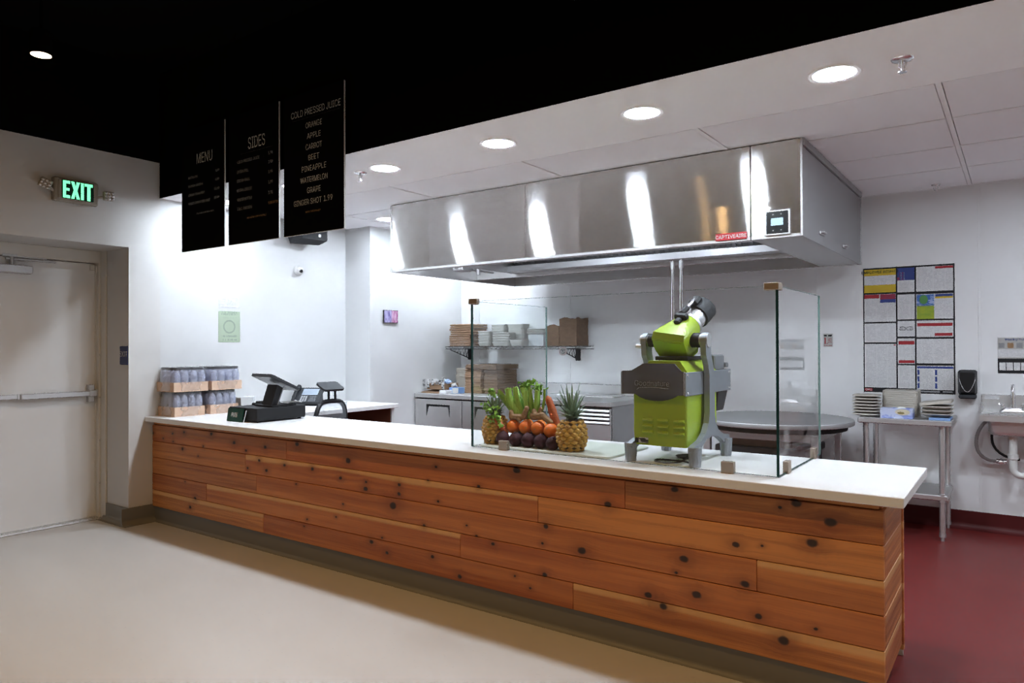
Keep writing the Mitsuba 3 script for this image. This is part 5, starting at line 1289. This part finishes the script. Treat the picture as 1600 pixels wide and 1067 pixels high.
# ================================================================== hand sink
hk2 = thing('hand_sink', 'wall mounted stainless hand sink with gooseneck faucet at the right edge', 'sink')
HX0, HX1, HY0, HZ = 5.632, 6.07, 3.255, .925
part(hk2, 'backsplash', cat(cbox(HX0, HX1, YB - .022, YB - .002, HZ - .02, 1.058, .003), cbox(HX0, HX0 + .012, YB - .20, YB - .02, HZ - .02, 1.0, .003)), 'mat_steel')
outer = Polygon([(HX0, HY0), (HX1, HY0), (HX1, YB - .02), (HX0, YB - .02)])
inner = Polygon([(HX0 + .05, HY0 + .05), (HX1 - .05, HY0 + .05), (HX1 - .05, YB - .13), (HX0 + .05, YB - .13)]).buffer(-.03).buffer(.03)
part(hk2, 'rim', extr(outer.difference(inner), .045, 'z', HZ - .045), 'mat_steel', smooth=30)
part(hk2, 'drain_bead', cat(rbox(HX0 + .02, HX1 - .02, HY0 + .012, HY0 + .030, HZ, HZ + .006, .006, 3, 2)), 'mat_chrome')
def rring(x0, x1, y0, y1, z, n=48, e=6.0):
    t = np.arange(n) * 2 * math.pi / n
    c, q = np.cos(t), np.sin(t)
    r = (np.abs(c) ** e + np.abs(q) ** e) ** (-1 / e)
    return np.stack([(x0 + x1) / 2 + (x1 - x0) / 2 * r * c, (y0 + y1) / 2 + (y1 - y0) / 2 * r * q, np.full(n, z)], 1)
def loft(rings):
    n = len(rings[0]); V = np.vstack(rings + [rings[-1].mean(0, keepdims=True)])
    Fc = []
    for i in range(len(rings) - 1):
        for q in range(n):
            a, b = i * n + q, i * n + (q + 1) % n
            Fc += [[a, b, b + n], [a, b + n, a + n]]
    k0 = (len(rings) - 1) * n
    Fc += [[k0 + q, k0 + (q + 1) % n, len(V) - 1] for q in range(n)]
    return trimesh.Trimesh(V, Fc, process=False)
bw = lambda d, z: rring(HX0 + .046 + d, HX1 - .046 - d, HY0 + .046 + d, YB - .126 - d, z)
part(hk2, 'bowl', loft([bw(-.004, HZ - .008), bw(.0, HZ - .03), bw(.004, HZ - .12), bw(.018, HZ - .148), bw(.05, HZ - .157)]), 'mat_steel', smooth=35)
FX = 5.832
part(hk2, 'faucet_base', hull(np.vstack([np.array(rbox(FX - .085, FX + .085, YB - .105, YB - .045, HZ, HZ + .018, .025, 5, 2).vertices), np.array(rbox(FX - .06, FX + .06, YB - .095, YB - .055, HZ + .018, HZ + .040, .018, 5, 2).vertices)])), 'mat_chrome', smooth=35)
for s in (-1, 1):
    part(hk2, 'faucet_handle', cat(cyl((FX + s * .062, YB - .075, HZ + .03), (FX + s * .062, YB - .075, HZ + .062), .015, 14, .012), cyl((FX + s * .062, YB - .075, HZ + .055), (FX + s * .085, YB - .125, HZ + .070), .007, 10)), 'mat_chrome', smooth=40)
gn = [(FX, YB - .075, HZ + .03), (FX, YB - .075, HZ + .15)] + [(FX, YB - .075 - .055 * (1 - math.cos(t)), HZ + .15 + .06 * math.sin(t)) for t in np.linspace(.2, math.pi * .95, 12)] + [(FX, YB - .187, HZ + .12)]
part(hk2, 'gooseneck', tube(gn, .0125, 14), 'mat_chrome', smooth=50)
part(hk2, 'maker_sticker', box(HX0 + .018, HX0 + .115, YB - .0235, YB - .022, 1.022, 1.050), 'mat_small_print', label='white sticker strip')
part(hk2, 'waste_pipe', cat(tube([(FX, 3.40, HZ - .15), (FX, 3.40, .60), (FX, 3.40, .53)], .026, 16), tube([(FX, 3.40, .55)] + [(FX + .05 * (1 - math.cos(t)), 3.40, .53 - .05 * math.sin(t)) for t in np.linspace(0, math.pi, 14)] + [(FX + .10, 3.40, .60), (FX + .10, 3.44, .625), (FX + .10, YB - .01, .625)], .024, 16)), 'mat_pvc', smooth=50, label='white plastic trap')
part(hk2, 'pipe_nut', cat(cyl((FX, 3.40, HZ - .185), (FX, 3.40, HZ - .150), .034, 20), cyl((FX, 3.40, .60), (FX, 3.40, .635), .034, 20), cyl((FX + .10, 3.40, .555), (FX + .10, 3.40, .59), .034, 20)), 'mat_pvc', smooth=40)
part(hk2, 'supply_hose', cat(tube(CubicSpline(range(5), np.array([(5.70, YB - .06, HZ - .05), (5.625, YB - .10, .80), (5.600, YB - .12, .68), (5.64, YB - .10, .585), (5.74, YB - .06, .555)]))(np.linspace(0, 4, 30)), .0125, 10)), 'mat_hose_grey', smooth=50)
part(hk2, 'supply_hose', cat(tube(CubicSpline(range(4), np.array([(5.76, YB - .06, HZ - .05), (5.70, YB - .09, .76), (5.73, YB - .09, .64), (5.87, YB - .05, .575)]))(np.linspace(0, 3, 26)), .009, 10)), 'mat_rubber', smooth=50, label='black supply hose')
part(hk2, 'stop_valve', cat(cyl((5.725, YB - .07, .555), (5.79, YB - .07, .555), .018, 14), cyl((5.755, YB - .11, .555), (5.755, YB - .005, .555), .014, 14), sphere((5.755, YB - .115, .555), .024, 2, (1, .5, .7))), 'mat_chrome', smooth=40)

# towel dispenser
tk2 = thing('towel_dispenser', 'glossy black paper towel dispenser on the back wall left of the sink', 'dispenser')
tx0, tx1, tz0, tz1 = 5.482, 5.606, 1.022, 1.245
part(tk2, 'dispenser_cover', hull(np.vstack([np.array(rbox(tx0, tx1, YB - .085, YB - .001, tz0 + .03, tz1, .02, 5, 1).vertices), np.array(rbox(tx0 + .012, tx1 - .012, YB - .11, YB - .08, tz0 + .05, tz1 - .02, .02, 5, 1).vertices)])), 'mat_black_gloss', smooth=35)
part(tk2, 'dispenser_mouth', cbox(tx0 + .004, tx1 - .004, YB - .10, YB - .001, tz0, tz0 + .032, .008), 'mat_charcoal')
a = [(tx0 + .012, YB - .098, tz1 - .055), (tx0 + .018, YB - .112, tz1 - .10), (tx0 + .04, YB - .115, tz1 - .150), ((tx0 + tx1) / 2, YB - .115, tz1 - .168), (tx1 - .04, YB - .115, tz1 - .150), (tx1 - .018, YB - .112, tz1 - .10), (tx1 - .012, YB - .098, tz1 - .055)]
part(tk2, 'trim_curve', tube(CubicSpline(range(7), np.array(a))(np.linspace(0, 6, 30)), .0022, 6), 'mat_alu', smooth=50)

# ================================================================== posters on the back wall
PW = YB
pk = thing('labor_poster', 'large black framed employee rights poster board of many notices', 'poster')
px0, px1, pz0, pz1 = 4.802, 5.460, 1.048, 2.087
part(pk, 'backing', cbox(px0, px1, PW - .004, PW - .0005, pz0, pz1, .001), 'mat_print_black')
def PU(u): return px0 + (px1 - px0) * u
def PV(v): return pz1 - (pz1 - pz0) * v
def psheet(u0, u1, v0, v1, m='mat_small_print', name='sheet', d=0.0048):
    part(pk, name, box(PU(u0), PU(u1), PW - d, PW - .004, PV(v1), PV(v0)), m)
def pband(u0, u1, v0, v1, m): psheet(u0, u1, v0, v1, m, 'print_block', .0054)
for v0, v1 in ((.012, .20), (.212, .435), (.447, .60), (.612, .963)): psheet(.012, .372, v0, v1)
for v0, v1 in ((.012, .205), (.222, .42), (.432, .555), (.570, .77), (.782, .965)): psheet(.388, .578, v0, v1)
for v0, v1 in ((.012, .205), (.225, .42), (.432, .56), (.575, .765), (.782, .97)): psheet(.595, .985, v0, v1)
pband(.012, .372, .012, .062, 'mat_print_yellow'); pband(.012, .372, .138, .20, 'mat_print_yellow')
pband(.012, .185, .214, .245, 'mat_print_red'); pband(.195, .37, .214, .282, 'mat_print_blue'); pband(.195, .37, .214, .255, 'mat_print_red')
pband(.34, .368, .617, .625, 'mat_print_red')
pband(.388, .578, .012, .110, 'mat_print_blue')
pband(.388, .41, .085, .110, 'mat_print_red')
for i in range(4): pband(.412 + .016 * i, .420 + .016 * i, .045, .110, 'mat_print_red' if i % 2 == 0 else 'mat_white_paper')
pband(.80, .985, .014, .032, 'mat_print_red')
psheet(.60, .785, .229, .42, 'mat_landscape_print', 'print_block', .0054)
pband(.797, .98, .229, .250, 'mat_print_blue'); pband(.797, .98, .247, .262, 'mat_print_yellow')
pband(.605, .975, .452, .476, 'mat_print_red'); pband(.79, .975, .530, .552, 'mat_print_red')
pband(.398, .572, .590, .618, 'mat_print_red'); pband(.398, .572, .742, .764, 'mat_print_red')
pband(.60, .98, .788, .804, 'mat_print_blue')
for u in (.602, .79):
    for i in range(3): pband(u, u + .022, .815 + .052 * i, .855 + .052 * i, 'mat_print_blue')
pband(.012, .10, .970, .992, 'mat_print_red')
pband(.62, .84, .977, .990, 'mat_print_grey'); pband(.87, .97, .977, .988, 'mat_print_grey')
part(pk, 'headline', text('EMPLOYEE RIGHTS', .021, (PU(.192), PW - .0056, PV(.044)), (1, 0, 0), (0, 0, 1), 'c', .0006, True, 1.02), 'mat_print_black')
part(pk, 'headline', text('CPC', .016, (PU(.056), PW - .0056, PV(.989)), (1, 0, 0), (0, 0, 1), 'c', .0006, True, 1.1), 'mat_letter_white')
sw = []
for sgn in (-1, 1):
    sw.append(tube([(PU(.483) + sgn * .003 + sgn * (.024 + .024 * math.cos(t) * (1 - .0 * t)), PW - .005, PV(.493) + .017 * math.sin(t) * (1 - .05 * t)) for t in np.linspace(.6, 2 * math.pi - .2, 26)], .0022, 5))
    sw.append(tube([(PU(.483) + sgn * (.034 + .009 * math.cos(t)), PW - .005, PV(.493) + .007 * math.sin(t)) for t in np.linspace(0, 5, 14)], .0016, 5))
part(pk, 'scroll_ornament', cat(*sw), 'mat_print_black')

wk2 = thing('hand_washing_poster', 'white hand washing poster with black lower panel above the sink', 'poster')
qx0, qx1 = 5.738, 6.02
part(wk2, 'sheet', cbox(qx0, qx1, PW - .002, PW - .0004, 1.222, 1.495, .0005), 'mat_white_paper')
part(wk2, 'headline', text('Washing Your Hands', .014, ((qx0 + qx1) / 2, PW - .003, 1.474), (1, 0, 0), (0, 0, 1), 'c', .0006, True), 'mat_print_blue')
for i in range(5):
    part(wk2, 'photo_tile', box(qx0 + .006 + .056 * i, qx0 + .044 + .056 * i, PW - .003, PW - .002, 1.415, 1.455), 'mat_ginger_skin' if i % 2 else 'mat_print_grey')
part(wk2, 'print_block', box(qx0 + .002, qx1 - .002, PW - .0028, PW - .002, 1.345, 1.405), 'mat_small_print')
part(wk2, 'lower_panel', box(qx0, qx1, PW - .0028, PW - .002, 1.222, 1.335), 'mat_print_black')
for i in range(6):
    part(wk2, 'photo_tile', box(qx0 + .010 + .045 * i, qx0 + .050 + .045 * i, PW - .0034, PW - .0028, 1.245, 1.305), 'mat_small_print')

wk3 = thing('extinguisher_sign', 'tiny white and red sign on the back wall right of the glass guard', 'sign')
part(wk3, 'sheet', cbox(4.485, 4.560, PW - .002, PW - .0004, 1.428, 1.542, .0005), 'mat_white_paper')
part(wk3, 'print_block', cat(box(4.488, 4.512, PW - .003, PW - .002, 1.518, 1.532), box(4.522, 4.552, PW - .003, PW - .002, 1.518, 1.532)), 'mat_print_black')
part(wk3, 'red_icon', cat(box(4.494, 4.504, PW - .003, PW - .002, 1.452, 1.508), box(4.512, 4.520, PW - .003, PW - .002, 1.455, 1.460)), 'mat_print_red')
part(wk3, 'print_lines', cat(*[box(4.520, 4.552, PW - .003, PW - .002, 1.464 + .011 * i, 1.468 + .011 * i) for i in range(4)], box(4.488, 4.555, PW - .003, PW - .002, 1.436, 1.440)), 'mat_print_red')
